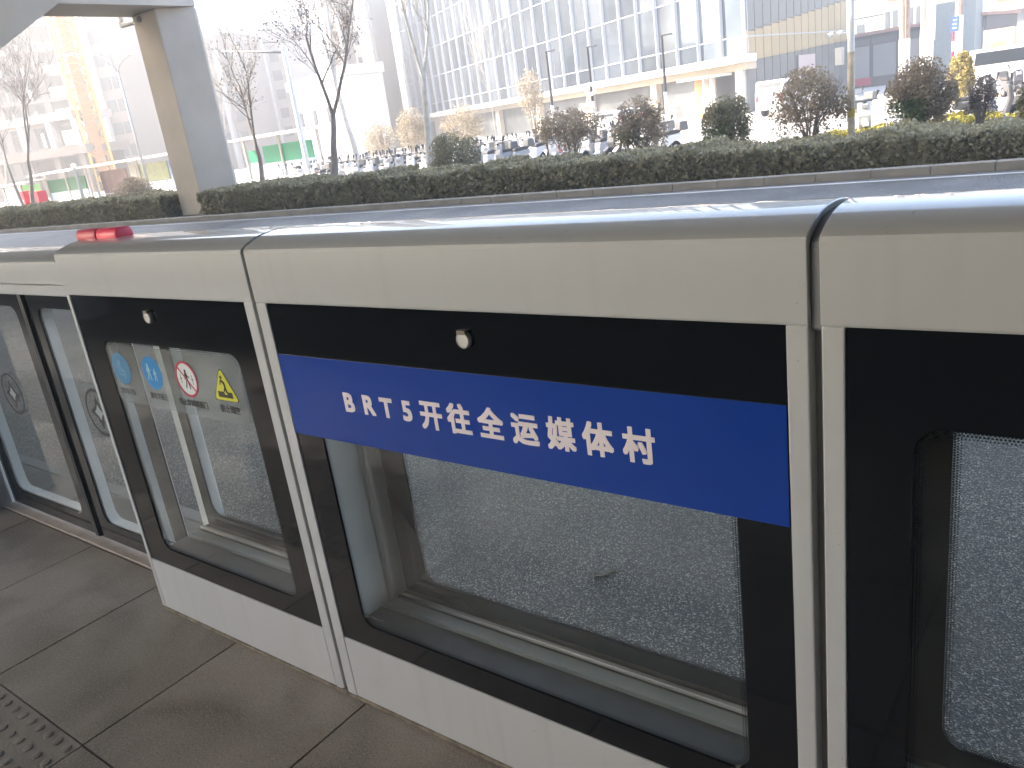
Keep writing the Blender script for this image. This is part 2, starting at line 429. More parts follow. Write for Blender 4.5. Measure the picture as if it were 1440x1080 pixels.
def asphalt():
    m = bpy.data.materials.new('asphalt'); m.use_nodes = True
    N = m.node_tree.nodes; L = m.node_tree.links; b = N['Principled BSDF']; b.inputs['Roughness'].default_value = .5
    tc = N.new('ShaderNodeTexCoord')
    v = N.new('ShaderNodeTexVoronoi'); v.inputs['Scale'].default_value = 185; L.new(tc.outputs['Object'], v.inputs['Vector'])
    s = N.new('ShaderNodeSeparateColor'); L.new(v.outputs['Color'], s.inputs[0])
    cr = N.new('ShaderNodeValToRGB'); e = cr.color_ramp.elements
    e[0].position = 0; e[0].color = (.012, .0118, .011, 1); e[1].position = 1; e[1].color = (.76, .715, .62, 1)
    x = e.new(.5); x.color = (.056, .053, .047, 1); x = e.new(.8); x.color = (.20, .19, .166, 1)
    L.new(s.outputs[0], cr.inputs[0])
    n = N.new('ShaderNodeTexNoise'); n.inputs['Scale'].default_value = .7; n.inputs['Detail'].default_value = 6; L.new(tc.outputs['Object'], n.inputs['Vector'])
    mr = N.new('ShaderNodeMapRange'); mr.inputs[1].default_value = .3; mr.inputs[2].default_value = .7; mr.inputs[3].default_value = .62; mr.inputs[4].default_value = 1.3; L.new(n.outputs[0], mr.inputs[0])
    mx = N.new('ShaderNodeVectorMath'); mx.operation = 'SCALE'; L.new(cr.outputs[0], mx.inputs[0]); L.new(mr.outputs[0], mx.inputs['Scale'])
    L.new(mx.outputs[0], b.inputs['Base Color'])
    bp = N.new('ShaderNodeBump'); bp.inputs['Strength'].default_value = .9; bp.inputs['Distance'].default_value = .006
    L.new(v.outputs['Distance'], bp.inputs['Height']); L.new(bp.outputs[0], b.inputs['Normal'])
    return m
ASPH = asphalt()
struct('ground', MB().box(-1500, 1500, -1500, 1500, -1.2, -.42), mat('far_ground', (.25, .24, .22), .9, var=.1, vscale=.05))
struct('road', MB().box(-400, 300, .576, 14.95, -.416, -.35), ASPH)
struct('road_behind', MB().box(-400, 300, -16, -4.62, -.416, -.35), ASPH)
ROADW = mat('road_paint', (.62, .62, .60), .7, var=.15, vscale=3)
mb = MB()
mb.box(-300, 200, 14.45, 14.58, -.349, -.346)
struct('lane_markings', mb, ROADW)
KERB = mat('kerb_stone', (.33, .315, .285), .8, var=.15, vscale=2, bump=.1, bscale=30)
mb = MB()
for k in range(-90, 40): mb.box(k * 1.0 + .004, k + .996, 14.95, 15.17, -.42, -.19)
struct('kerb', mb, KERB, bevel=.012, seg=1)
struct('planting_soil', MB().box(-200, 150, 15.17, 18.3, -.42, -.235), mat('soil', (.09, .075, .055), .95, var=.3, vscale=3, bump=.5, bscale=20))
struct('pavement', MB().box(-400, 300, 18.3, 300, -.418, -.225), mat('pavement_concrete', (.40, .375, .34), .85, var=.08, vscale=.6, bump=.05, bscale=20))

# ------------------------------------------------------------------ platform screen panels
HOODP = [(.004, 1.2345), (0, 1.24), (0, 1.366), (.003, 1.3735), (.010, 1.3795), (.025, 1.3862), (.045, 1.3935), (.065, 1.3988), (.085, 1.4022), (.105, 1.4042), (.14, 1.4053), (.18, 1.404), (.22, 1.3985), (.26, 1.387), (.285, 1.366), (.29, 1.34), (.29, 1.2345)]
def hood(x0, x1, parent, dy=0., dz=0.):
    mb = MB(); mb.prism([(y + dy, z + dz) for y, z in HOODP], x0, x1, 'yz')
    return mb.build('hood', WHITE, parent, bevel=.0015, seg=1, smooth=True, shade_angle=.35)
def lock_cap(x, z, parent):
    mb = MB(); n = 20
    prof = [(.019, .0035), (.019, -.004), (.0165, -.0075), (.0155, -.0075), (.0145, -.006), (.0, -.0065)]
    rings = [[(x + r * math.cos(2 * math.pi * k / n), y, z + r * math.sin(2 * math.pi * k / n)) for k in range(n)] for r, y in prof[:-1]]
    vs = [p for r in rings for p in r] + [(x, prof[-1][1], z)]; fs = []
    for i in range(len(rings) - 1):
        for k in range(n): fs.append((i * n + k, i * n + (k + 1) % n, (i + 1) * n + (k + 1) % n, (i + 1) * n + k))
    b = (len(rings) - 1) * n
    for k in range(n): fs.append((b + k, b + (k + 1) % n, len(vs) - 1))
    mb.add(vs, fs); c = mb.build('lock_cap', ALU, parent, smooth=True, shade_angle=.6)
    MB().box(x - .0115, x + .0115, -.0085, .0035, z + .0125, z + .0215).build('cap_shade', GASKET, c)  # dark bar painting the shade that hides the top of the cap
    return c
def panel(x0, x1, label, pw_l=.040, pw_r=.036, win=None, hood_gap=(.010, .010), cap=None, open_left=False):
    xc = (x0 + x1) / 2; h = (x1 - x0) / 2
    t = thing('platform_screen_panel', label, 'screen panel', (xc, 0, 0), group='white framed glass panels along the platform edge')
    L0, R0 = -h, h
    wl, wr = win[0] - xc, win[1] - xc
    MB().box(L0, L0 + pw_l, 0, .03, .0, 1.236).build('post', WHITE, t, bevel=.003)
    if not open_left: MB().box(L0 + .004, L0 + pw_l + .006, .032, .189, .0, 1.236).build('inner_side', INNERW, t, bevel=.003)
    MB().box(R0 - pw_r, R0, 0, .19, .0, 1.236).build('post', WHITE, t, bevel=.003)
    a, b = L0 + pw_l, R0 - pw_r
    MB().box(a + .001, b - .001, .001, .02, .012, .222).build('base_plate', BASEW, t, bevel=.002)
    MB().box(L0 - .002, R0 + .002, -.004, .02, 0, .012).build('floor_sealant', GRIME, t, bevel=.003)
    w_ = (wl, wr, .295, 1.085); r = .045
    bordered('front_border', (a + .0015, b - .0015, .2235, 1.238), w_, r, .004, .011, BLACKG, t)
    gp = MB().prism(rrect(wl - .012, wr + .012, .283, 1.097, r), .0115, .0145).build('front_glass', GLASS, t)
    dot_ring((w_[0] - .001, w_[1] + .001, w_[2] - .001, w_[3] + .001), r, .0155, .0075, t)
    # rear frame and rear glass
    mb = MB()
    if open_left: mb.box(L0 - .045, L0 + .035, .262, .33, .0, 1.236)
    else: mb.box(L0 + .002, L0 + pw_l + .028, .192, .275, .0, 1.236)
    mb.build('rear_post', INNERW, t, bevel=.012)
    mb = MB(); mb.box(R0 - pw_r - .028, R0 - .002, .192, .275, .0, 1.236); mb.build('rear_post', INNERW, t, bevel=.012)
    aa, bb = (L0 + .036 if open_left else L0 + pw_l + .028), R0 - pw_r - .028
    w2 = (wl - .062 if open_left else wl + .016, wr - .016, .298, 1.085)
    bordered('rear_border', (aa - .004, bb + .004, .20, 1.236), w2, .05, .250, .256, BLACKR, t)
    MB().prism(rrect(w2[0] - .012, w2[1] + .012, .286, 1.097, .05), .2565, .2595).build('rear_glass', GLASSR, t)
    dot_ring(w2, .05, .0155, .253, t)
    rl = MB().box(aa, bb, .155, .196, .03, .250).build('rear_rail', RAIL, t, bevel=.002)
    MB().box(aa + .001, bb - .001, .1965, .2095, .05, .243).build('rail_groove', GASKET, rl)
    MB().box(aa + .001, bb - .001, .210, .2235, .05, .254).build('rail_bead', ALU, rl, bevel=.002)
    MB().box(aa + .001, bb - .001, .224, .2495, .05, .246).build('rail_gasket', GASKET, rl)
    MB().box(a + .001, b - .001, .021, .154, .03, .236).build('cavity_tray', CAVITY, t)
    MB().box(a + .001, b - .001, .021, .19, 1.16, 1.232).build('top_rail', CAVITY, t)
    MB().box(L0 + .003, R0 - .003, .2765, .285, .0, .20).build('rear_base', BASEW, t)
    hood(L0 - .001 if hood_gap[0] < .011 else L0, R0, t)
    if cap: lock_cap(cap[0] - xc, cap[1], t)
    return t, xc
p1, c1 = panel(-2.862, -1.816, 'glass screen panel with four round and triangular notice stickers', pw_l=.022, pw_r=.040, win=(-2.712, -1.948), cap=(-2.359, 1.177), open_left=True)
p2, c2 = panel(-1.803, -.391, 'glass screen panel with the blue lettered strip across it', pw_l=.042, pw_r=.036, win=(-1.656, -.523), cap=(-1.102, 1.175))
p3, c3 = panel(-.372, 1.05, 'glass screen panel at the right edge with plain black glass border', pw_l=.035, pw_r=.036, win=(-.241, .93))
p0, c0 = panel(-6.1, -4.70, 'glass screen panel at the left edge beyond the sliding doors', pw_l=.036, pw_r=.036, win=(-5.95, -4.83))
# dark gap fillers between neighbours belong to the panel on their left
for t, xc, xa, xb in ((p1, c1, -1.815, -1.804), (p2, c2, -.3905, -.3725)):
    MB().box(xa - xc, xb - xc, .03, .18, .01, 1.234).build('gap_seal', mat('gap_rubber', (.27, .265, .26), .7), t)
    MB().prism([(y * .93 + .012, z - .010) for y, z in HOODP], xa - xc, xb - xc, 'yz').build('hood_seal', mat('hood_rubber', (.22, .22, .225), .6), t)
    MB().box(xa - xc - .012, xb - xc + .004, -.006, .03, 0, .018).build('seam_foot', GRIME, t, bevel=.004)

# blue strip with the line number and direction
sg = MB().box(-1.7595 - c2, -.4295 - c2, .0015, .0035, .876, 1.099).build('destination_strip', BLUE, p2)
cn = [('开', -1.274), ('往', -1.190), ('全', -1.101), ('运', -1.010), ('媒', -.920), ('体', -.834), ('村', -.744)]
items = [(ch, x - c2, .9605, .0745, .93) for ch, x in cn]
lat = [('B', -1.535), ('R', -1.466), ('T', -1.403), ('5', -1.332)]
items += [(ch, x - c2, .9665, .068, .98) for ch, x in lat]
text_mesh(items, 'character', LETTER, sg, .0012, extrude=.0003, bold=.0024)

# notice film with four stickers on panel 1
def disc(x, z, r, y, n=32, t=.0006):
    return MB().prism([(x + r * math.cos(2 * math.pi * k / n), z + r * math.sin(2 * math.pi * k / n)) for k in range(n)], y - t, y)
MB().box(-2.716 - c1, -2.694 - c1, .016, .040, .30, 1.08).build('inner_stile', INNERW, p1, bevel=.003)
for t_, xa_ in ((p0, -4.735),): MB().box(xa_ - c0, -4.7015 - c0, .0305, .26, 0, 1.234).build('end_plate', INNERW, t_)
fm = MB().prism(rrect(-2.700 - c1, -1.958 - c1, .871, 1.076, .03), .0015, .0030).build('notice_film', FILM, p1)
def limb(mb, pts, wd, y, x0, z0, s):
    P = [(x0 + a * s, z0 + b * s) for a, b in pts]
    for (a, b) in zip(P[:-1], P[1:]):
        d = Vector((b[0] - a[0], b[1] - a[1])); L_ = d.length
        if L_ == 0: continue
        d /= L_; nx, nz = -d.y * wd * s / 2, d.x * wd * s / 2; e = wd * s * .3
        mb.prism([(a[0] - d.x * e + nx, a[1] - d.y * e + nz), (b[0] + d.x * e + nx, b[1] + d.y * e + nz), (b[0] + d.x * e - nx, b[1] + d.y * e - nz), (a[0] - d.x * e - nx, a[1] - d.y * e - nz)], y - .0005, y)
def walker(mb, x, z, s, y):
    mb.v += []; 
    k = disc(x + .02 * s, z + .62 * s, .12 * s, y, 14, .0005); mb.add(k.v, k.f)
    limb(mb, [(0, .42), (.0, .0)], .26, y, x, z, s)
    limb(mb, [(-.05, .42), (-.24, .18), (-.2, -.02)], .09, y, x, z, s); limb(mb, [(.05, .42), (.22, .2), (.36, .16)], .09, y, x, z, s)
    limb(mb, [(-.04, 0), (-.14, -.35), (-.3, -.68)], .12, y, x, z, s); limb(mb, [(.04, 0), (.16, -.33), (.2, -.7)], .12, y, x, z, s)
SY = .0013
s1 = disc(-2.629 - c1, .991, .055, SY).build('notice_sticker', mat('sticker_shaded_blue', (.05, .20, .36), .4), fm)  # this notice, figure and caption are dulled in colour for the shade on it
mb = MB(); xx = -2.629 - c1
k = disc(xx - .004, 1.012, .010, SY - .0008, 14); mb.add(k.v, k.f)
limb(mb, [(-.1, .18), (-.02, -.1), (.25, -.12), (.28, -.5)], .18, SY - .0008, xx, .991, .055); limb(mb, [(-.35, .3), (-.3, -.35), (.1, -.4)], .1, SY - .0008, xx, .991, .055)
mb.build('pictogram', mat('pictogram_shaded', (.16, .33, .47), .5), s1)
s2 = disc(-2.436 - c1, .991, .056, SY).build('notice_sticker', STICKBLUE, fm)
mb = MB(); xx = -2.436 - c1
walker(mb, xx - .019, .994, .038, SY - .0008); walker(mb, xx + .016, .986, .028, SY - .0008)
mb.build('pictogram', mat('pictogram_white', (.45, .62, .70), .5), s2)
xx = -2.240 - c1; zz = .988
s3 = disc(xx, zz, .050, SY).build('notice_sticker', STICKWHT, fm)
mb = MB(); walker(mb, xx, zz, .042, SY - .0007)
for s_ in (-1, 1): limb(mb, [(s_ * .62, .3), (s_ * .62, -.3)], .04, SY - .0007, xx, zz, .05); limb(mb, [(s_ * .5, .02), (s_ * .72, .02)], .04, SY - .0007, xx, zz, .05)
mb.build('pictogram', INK, s3)
n = 36; mb = MB(); ci = [(math.cos(2 * math.pi * k / n), math.sin(2 * math.pi * k / n)) for k in range(n)]
mb.ringprism([(xx + .0575 * a, zz + .0575 * b) for a, b in ci], [(xx + .0510 * a, zz + .0510 * b) for a, b in ci], SY - .0022, SY - .001)
limb(mb, [(-.70, .70), (.70, -.70)], .11, SY - .0012, xx, zz, .0535)
mb.build('prohibition_ring', STICKRED, s3)
def rtri(x, z, w_, h_, r):
    P = [(x - w_ / 2, z), (x + w_ / 2, z), (x, z + h_)]; out = []
    for i in range(3):
        a, b, c = Vector(P[i - 1]), Vector(P[i]), Vector(P[(i + 1) % 3])
        d1 = (a - b).normalized(); d2 = (c - b).normalized()
        for q in range(5):
            u = q / 4; out.append(tuple(b + d1 * r * (1 - u) ** 2 * 1.5 + d2 * r * u ** 2 * 1.5))
    return out
xx = -2.050 - c1
s4 = MB().prism(rtri(xx, .936, .128, .108, .012), SY - .0006, SY).build('notice_sticker', INK, fm)
MB().prism(rtri(xx, .9385, .119, .101, .011), SY - .0012, SY - .0008).build('warning_face', STICKYEL, s4)
mb = MB(); k = disc(xx - .004, 1.010, .0052, SY - .0016, 12); mb.add(k.v, k.f)
limb(mb, [(-.15, .3), (.1, .15), (.12, -.15), (.2, -.4)], .16, SY - .0016, xx, .985, .05); limb(mb, [(-.2, .3), (-.3, .05)], .09, SY - .0016, xx, .985, .05); limb(mb, [(.1, -.1), (-.05, -.35)], .1, SY - .0016, xx, .985, .05)
mb.prism([(xx - .035, .948), (xx + .035, .948), (xx + .035, .966), (xx + .012, .966), (xx + .010, .957), (xx - .002, .957), (xx - .005, .966), (xx - .035, .966)], SY - .0021, SY - .0016)
mb.build('pictogram', INK, s4)
text_mesh([('请先下后上', -2.488 - c1, .9045, .0225, .95), ('禁止穿越屏蔽门', -2.318 - c1, .9015, .0235, .95), ('防止踏空', -2.096 - c1, .9015, .0255, .95)], 'sticker_text', INK, fm, .0012, .0002, .0005)
text_mesh([('请照看儿童', -2.678 - c1, .9045, .0215, .92)], 'sticker_text', mat('shaded_ink', (.10, .11, .11), .5), fm, .0012, .0002, .0007)
# small maker marks on the glass
for t, xc, x, z in ((p2, c2, -1.632, .335), (p1, c1, -2.69, .335), (p3, c3, -.20, .345)):
    mb = MB(); e = [(x - xc + .011 * math.cos(2 * math.pi * k / 20), z + .005 * math.sin(2 * math.pi * k / 20)) for k in range(20)]
    mb.prism(e, .0025, .0035)
    for q in range(5): mb.box(x - xc + .018 + q * .010, x - xc + .025 + q * .010, .0025, .0035, z - .003, z + .003)
    mb.build('glass_mark', mat('mark_grey', (.05, .055, .055), .6), t)

# ------------------------------------------------------------------ sliding doors
SEAL = mat('door_seal', (.035, .04, .045), .45)
EMB = mat('emblem_grey', (.012, .013, .015), .5)
EMBL = mat('emblem_film', (.32, .35, .37), .5)
def sliding_door(xl, xr, label, seal_right):
    xc = (xl + xr) / 2; h = (xr - xl) / 2
    t = thing('sliding_door', label, 'sliding door', (xc, .2, 0), group='pair of sliding glass doors')
    wl, wr = -h + (.105 if seal_right else .10), h - (.10 if seal_right else .105); w_ = (wl, wr, .10, 1.115)
    bordered('black_border', (-h, h, .012, 1.214), w_, .05, 0, .006, mat('door_black', (.018, .022, .026), .1), t)
    MB().prism(rrect(wl - .012, wr + .012, .09, 1.125, .05), .0065, .0100).build('door_glass', DOORGLASS, t)
    # pale inner frame behind the glass, seen through the window's left and lower edges
    o_ = rrect(wl - .012, wr + .012, .088, 1.127, .055); i_ = rrect(wl + .004, wr - .004, .104, 1.111, .05)
    MB().ringprism(o_, i_, .012, .055).build('inner_frame', INNERW, t)
    MB().box((h - .010 if seal_right else -h - .006), (h + .006 if seal_right else -h + .010), -.012, .03, .012, 1.214).build('edge_seal', SEAL, t, bevel=.003)
    ex, ez, R_ = (0.02 if seal_right else -.02), .675, .105
    em = MB(); ci = [(math.cos(2 * math.pi * k / 40), math.sin(2 * math.pi * k / 40)) for k in range(40)]
    em.ringprism([(ex + R_ * a, ez + R_ * b) for a, b in ci], [(ex + (R_ - .010) * a, ez + (R_ - .010) * b) for a, b in ci], -.0010, -.0002)
    e = em.build('door_emblem', EMB, t)
    # four-pointed star, hollow centre
    st = [(ex + (.072 if k % 2 == 0 else .036) * math.sin(math.pi * k / 4), ez + (.072 if k % 2 == 0 else .036) * math.cos(math.pi * k / 4)) for k in range(8)]
    si = [(ex + (.036 if k % 2 == 0 else .021) * math.sin(math.pi * k / 4), ez + (.036 if k % 2 == 0 else .021) * math.cos(math.pi * k / 4)) for k in range(8)]
    MB().ringprism(st, si, -.0012, -.0004).build('emblem_star', EMB, e)
    MB().prism(si, -.0008, -.0004).build('emblem_core', EMBL, e)
    return t
sliding_door(-4.69, -3.757, 'left sliding door leaf with ring emblem beside the platform edge', True)
sliding_door(-3.743, -2.935, 'right sliding door leaf half behind the sticker panel', False)
t = thing('door_header', 'low white header beam above the recessed sliding doors', 'door header', (-3.78, .17, 0))
o = hood(-.915, .915, t, 0.012, -.062); o.name = 'header_cover'
MB().box(-.915, .915, .012, .10, 1.216, 1.1725 if False else 1.1735 + .05).build('header_strip', mat('bright_trim', (.78, .74, .68), .3), t, bevel=.002)
# beacon on the hood of the sticker panel
bt = thing('warning_beacon', 'red two part warning light on top of the panel hood', 'warning light', (-2.76, .135, 1.4))
def beac(x0, x1, m, name):
    mb = MB(); prof = [(-.030, -.004), (-.032, .016), (-.024, .034), (.024, .034), (.032, .016), (.030, -.004)]
    mb.prism([(y, z) for y, z in prof], x0, x1, 'yz'); return mb.build(name, m, bt, bevel=.006, smooth=True, shade_angle=.7)
beac(-.135, -.004, mat('red_housing', (.66, .10, .15), .45), 'beacon_housing'); beac(.004, .135, REDL, 'beacon_lens')
MB().box(-.130, .130, -.026, .026, -.006, .003).build('beacon_foot', mat('red_foot', (.35, .05, .06), .5), bt)

# ------------------------------------------------------------------ station roof and the far side of the platform
t = thing('station_roof', 'dark slatted station canopy above the platform', 'canopy', (0, 0, 0))
mb = MB(); mb.box(-60, 25, -5.2, 1.75, 3.35, 3.55); mb.build('roof_slab', mat('roof_grey', (.22, .22, .215), .7, var=.1), t)
mb = MB()
for k in range(40): mb.box(-60, 25, -5.1 + k * .17, -5.1 + k * .17 + .06, 3.24, 3.348)
o = mb.build('ceiling_slats', mat('slat_grey', (.20, .20, .195), .6), t)
mb = MB()
for x in (-58, -46, -34, -22, -10, 6, 18): mb.box(x - .15, x + .15, -2.4, -2.1, -.01, 3.24)
for x in (-58, -46, -34, -22, -10, 6, 18): pass
k = mb
for x in (-46, -34, -22, -10, 6, 18):
    MB().box(x - .15, x + .15, -3.4, -3.1, 0, 3.24).build('roof_column', WHITE, t, bevel=.02)
t = thing('shade_wall', 'unseen grey panelled wall added behind the platform to shade its right end', 'wall', (0, -4.55, 0))  # unseen wall added to darken the right end of the platform
for k in range(9):
    MB().box(-1.5 + k * 2.4, -1.5 + k * 2.4 + 2.38, -.1, 0, 1.42, 3.2).build('wall_panel', mat('wall_panel_grey', (.30, .30, .29), .6, var=.05), t)
t = thing('platform_barrier', 'low white barrier with black glass along the opposite platform edge', 'barrier', (0, -4.4, 0))
MB().box(-60, 25, -.15, .0, .0, .26).build('barrier_base', mat('barrier_grey', (.2, .2, .2), .5), t)
MB().box(-60, 25, -.12, -.06, .262, 1.2).build('barrier_glass', BLACKR, t)
MB().box(-60, 25, -.2, .03, 1.202, 1.4).build('barrier_cap', mat('barrier_cap_grey', (.3, .3, .3), .5), t, bevel=.03)

# ------------------------------------------------------------------ viaduct
t = thing('viaduct', 'grey concrete viaduct pier with cross beam over the road', 'viaduct', (-27.8, 16.8, -.42))
ox, oy, oz = -27.8, 16.8, -.42
pier = [(-28.75, 16.0), (-27.25, 16.0), (-26.76, 17.25), (-27.25, 17.65), (-28.75, 17.65)]
MB().prism([(x - ox, y - oy) for x, y in pier], 0, 6.72 - oz, 'xy').build('pier', CONC, t, bevel=.05)
pc = [(x - ox, y - oy - 9.8) for x, y in pier]
MB().prism(pc, 0, 5.4 - oz, 'xy').build('pier', CONC, t, bevel=.05)
bm_ = [(17.3, 6.72), (12.55, 6.72), (10.4, 5.4), (5.6, 5.4), (3.4, 6.72), (-10, 6.9), (-10, 9.2), (16.9, 9.2), (16.9, 7.3), (17.3, 7.3)]
MB().prism([(y - oy, z - oz) for y, z in bm_], -28.9 - ox, -26.78 - ox, 'yz').build('cross_beam', CONC, t)
MB().box(-150 - ox, 90 - ox, -15 - oy, 12.8 - oy, 10.22 - oz, 10.8 - oz).build('deck', CONC, t)  # unseen deck, its reach and height set for the shade it casts
for y_ in (-8, -3): MB().box(-150 - ox, 90 - ox, y_ - .7 - oy, y_ + .7 - oy, 9.23 - oz, 10.21 - oz).build('girder', CONC, t)
MB().box(-150 - ox, 90 - ox, 12.6 - oy, 12.8 - oy, 10.81 - oz, 11.1 - oz).build('parapet', CONC, t)
a = at(150, 22, 'y', 16.1); b = at(196, 20, 'y', 16.1)
mb = MB(); mb.tube([(-29.9 - ox, 16.25 - oy, 6.98 - oz), (-29.9 - ox, 16.25 - oy, 6.62 - oz), (-28.6 - ox, 16.15 - oy, 6.55 - oz), (-28.2 - ox, 15.95 - oy, 6.55 - oz)], .10, 8)
mb.build('drain_pipe', POLEG, t, smooth=True)

# ================================================================== beyond the road
GZ = -.225
# ------------------------------------------------------------------ hedges
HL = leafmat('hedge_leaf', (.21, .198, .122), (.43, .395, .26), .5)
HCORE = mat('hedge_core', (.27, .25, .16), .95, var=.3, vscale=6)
def hedge(name, label, x0, x1, y0, y1, ztop, mleaf, dens, leaf=.045, zb=-.25):
    t = thing(name, label, 'hedge', ((x0 + x1) / 2, (y0 + y1) / 2, zb))
    ox, oy = (x0 + x1) / 2, (y0 + y1) / 2
    slope = name == 'hedge'
    def top_at(x): return np.clip(.27 - .0125 * x, .2, .56) if slope else ztop + 0 * x
    mb = MB(); xe = np.linspace(x0 + .22, x1 - .22, 40)
    for a, b_ in zip(xe[:-1], xe[1:]):
        za, zb_ = float(top_at(a)) - zb - .10, float(top_at(b_)) - zb - .10; ya, yb = y0 - oy + .26, y1 - oy - .26
        mb.add([(a - ox, ya, 0), (b_ - ox, ya, 0), (b_ - ox, ya, zb_), (a - ox, ya, za), (a - ox, yb, 0), (b_ - ox, yb, 0), (b_ - ox, yb, zb_), (a - ox, yb, za)], [(0, 1, 2, 3), (3, 2, 6, 7), (5, 4, 7, 6)])
    for e in (xe[0], xe[-1]):
        zt_ = float(top_at(e)) - zb - .10; mb.add([(e - ox, y0 - oy + .26, 0), (e - ox, y1 - oy - .26, 0), (e - ox, y1 - oy - .26, zt_), (e - ox, y0 - oy + .26, zt_)], [(0, 1, 2, 3)])
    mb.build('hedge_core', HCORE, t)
    L_ = x1 - x0
    xs = []
    def wob(x): return .06 * np.sin(x * 1.3) + .05 * np.sin(x * 3.1 + 1) + .04 * np.sin(x * 7.7) + .05 * (rng.random(len(x)) > .985)
    nf = int(L_ * (ztop - zb) * dens); ntp = int(L_ * (y1 - y0) * dens * .55)
    # more, smaller leaves where the hedge is nearer
    def xr(n): 
        q = rng.random(n); return x1 - (x1 - x0) * q ** 1.35
    X = xr(nf); ZT = top_at(X); Z = zb + (ZT - zb) * rng.random(nf) ** .8; Y = y0 + .0 + rng.random(nf) * .28 + .10 * ((Z - zb) / (ZT - zb)) ** 3 - .05 * np.sin(X * 2.2 + Z * 5)
    X2 = xr(ntp); Y2 = y0 + .08 + rng.random(ntp) * (y1 - y0 - .12); Z2 = top_at(X2) - .11 + rng.random(ntp) * .13 + wob(X2)
    ne = 900; X3 = np.where(rng.random(ne) < .5, x0, x1) ; X3 = X3 + np.where(X3 == x0, 1, -1) * rng.random(ne) * .26
    Y3 = y0 + .05 + rng.random(ne) * (y1 - y0 - .1); Z3 = zb + rng.random(ne) * (top_at(X3) - zb)
    P = np.concatenate([np.stack([X - ox, Y - oy, Z - zb], 1), np.stack([X2 - ox, Y2 - oy, Z2 - zb], 1), np.stack([X3 - ox, Y3 - oy, Z3 - zb], 1)])
    dist = np.abs(P[:, 0] + ox) ; sz = leaf * (1 + np.clip(dist / 22, 0, 2.2)) * (.7 + .6 * rng.random(len(P)))
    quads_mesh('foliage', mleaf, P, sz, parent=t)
    if name == 'hedge':
        k = rng.random(nf) < .10
        quads_mesh('dry_twigs', DRYT, P[:nf][k], sz[:nf][k] * .55, parent=t, aspect=2.6)
    return t
DRYT = leafmat('dry_twig', (.26, .22, .16), (.46, .42, .33), .1)
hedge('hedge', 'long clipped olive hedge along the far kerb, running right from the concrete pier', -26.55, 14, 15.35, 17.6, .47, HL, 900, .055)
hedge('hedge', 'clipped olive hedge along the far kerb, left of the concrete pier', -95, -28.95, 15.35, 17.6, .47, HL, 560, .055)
YL = leafmat('yellow_leaf', (.22, .19, .03), (.42, .36, .05), .3)
hedge('yellow_hedge', 'low bright yellow hedge behind the dark hedge at the right', -6.9, 8, 20.6, 22.8, .10, YL, 420, .07)

c = at(850, 807, 'z', -.345)
t = thing('fallen_leaf', 'small curled dry leaf lying on the asphalt seen through the middle panel', 'leaf', (c[0], c[1], -.349), .5)
MB().add([(-.05, -.012, .004), (-.01, -.024, .012), (.045, -.006, .006), (.055, .012, .016), (.0, .02, .004), (-.045, .014, .014), (0, 0, .001)], [(0, 1, 6), (1, 2, 6), (2, 3, 6), (3, 4, 6), (4, 5, 6), (5, 0, 6)]).build('leaf_blade', mat('dry_leaf_blade', (.50, .44, .33), .7, c2=(.10, .08, .06), vscale=30), t)
MB().tube([(.05, 0, .01), (.085, .01, .012)], .0025, 5).build('leaf_stalk', mat('leaf_stalk', (.2, .15, .1), .8), t)

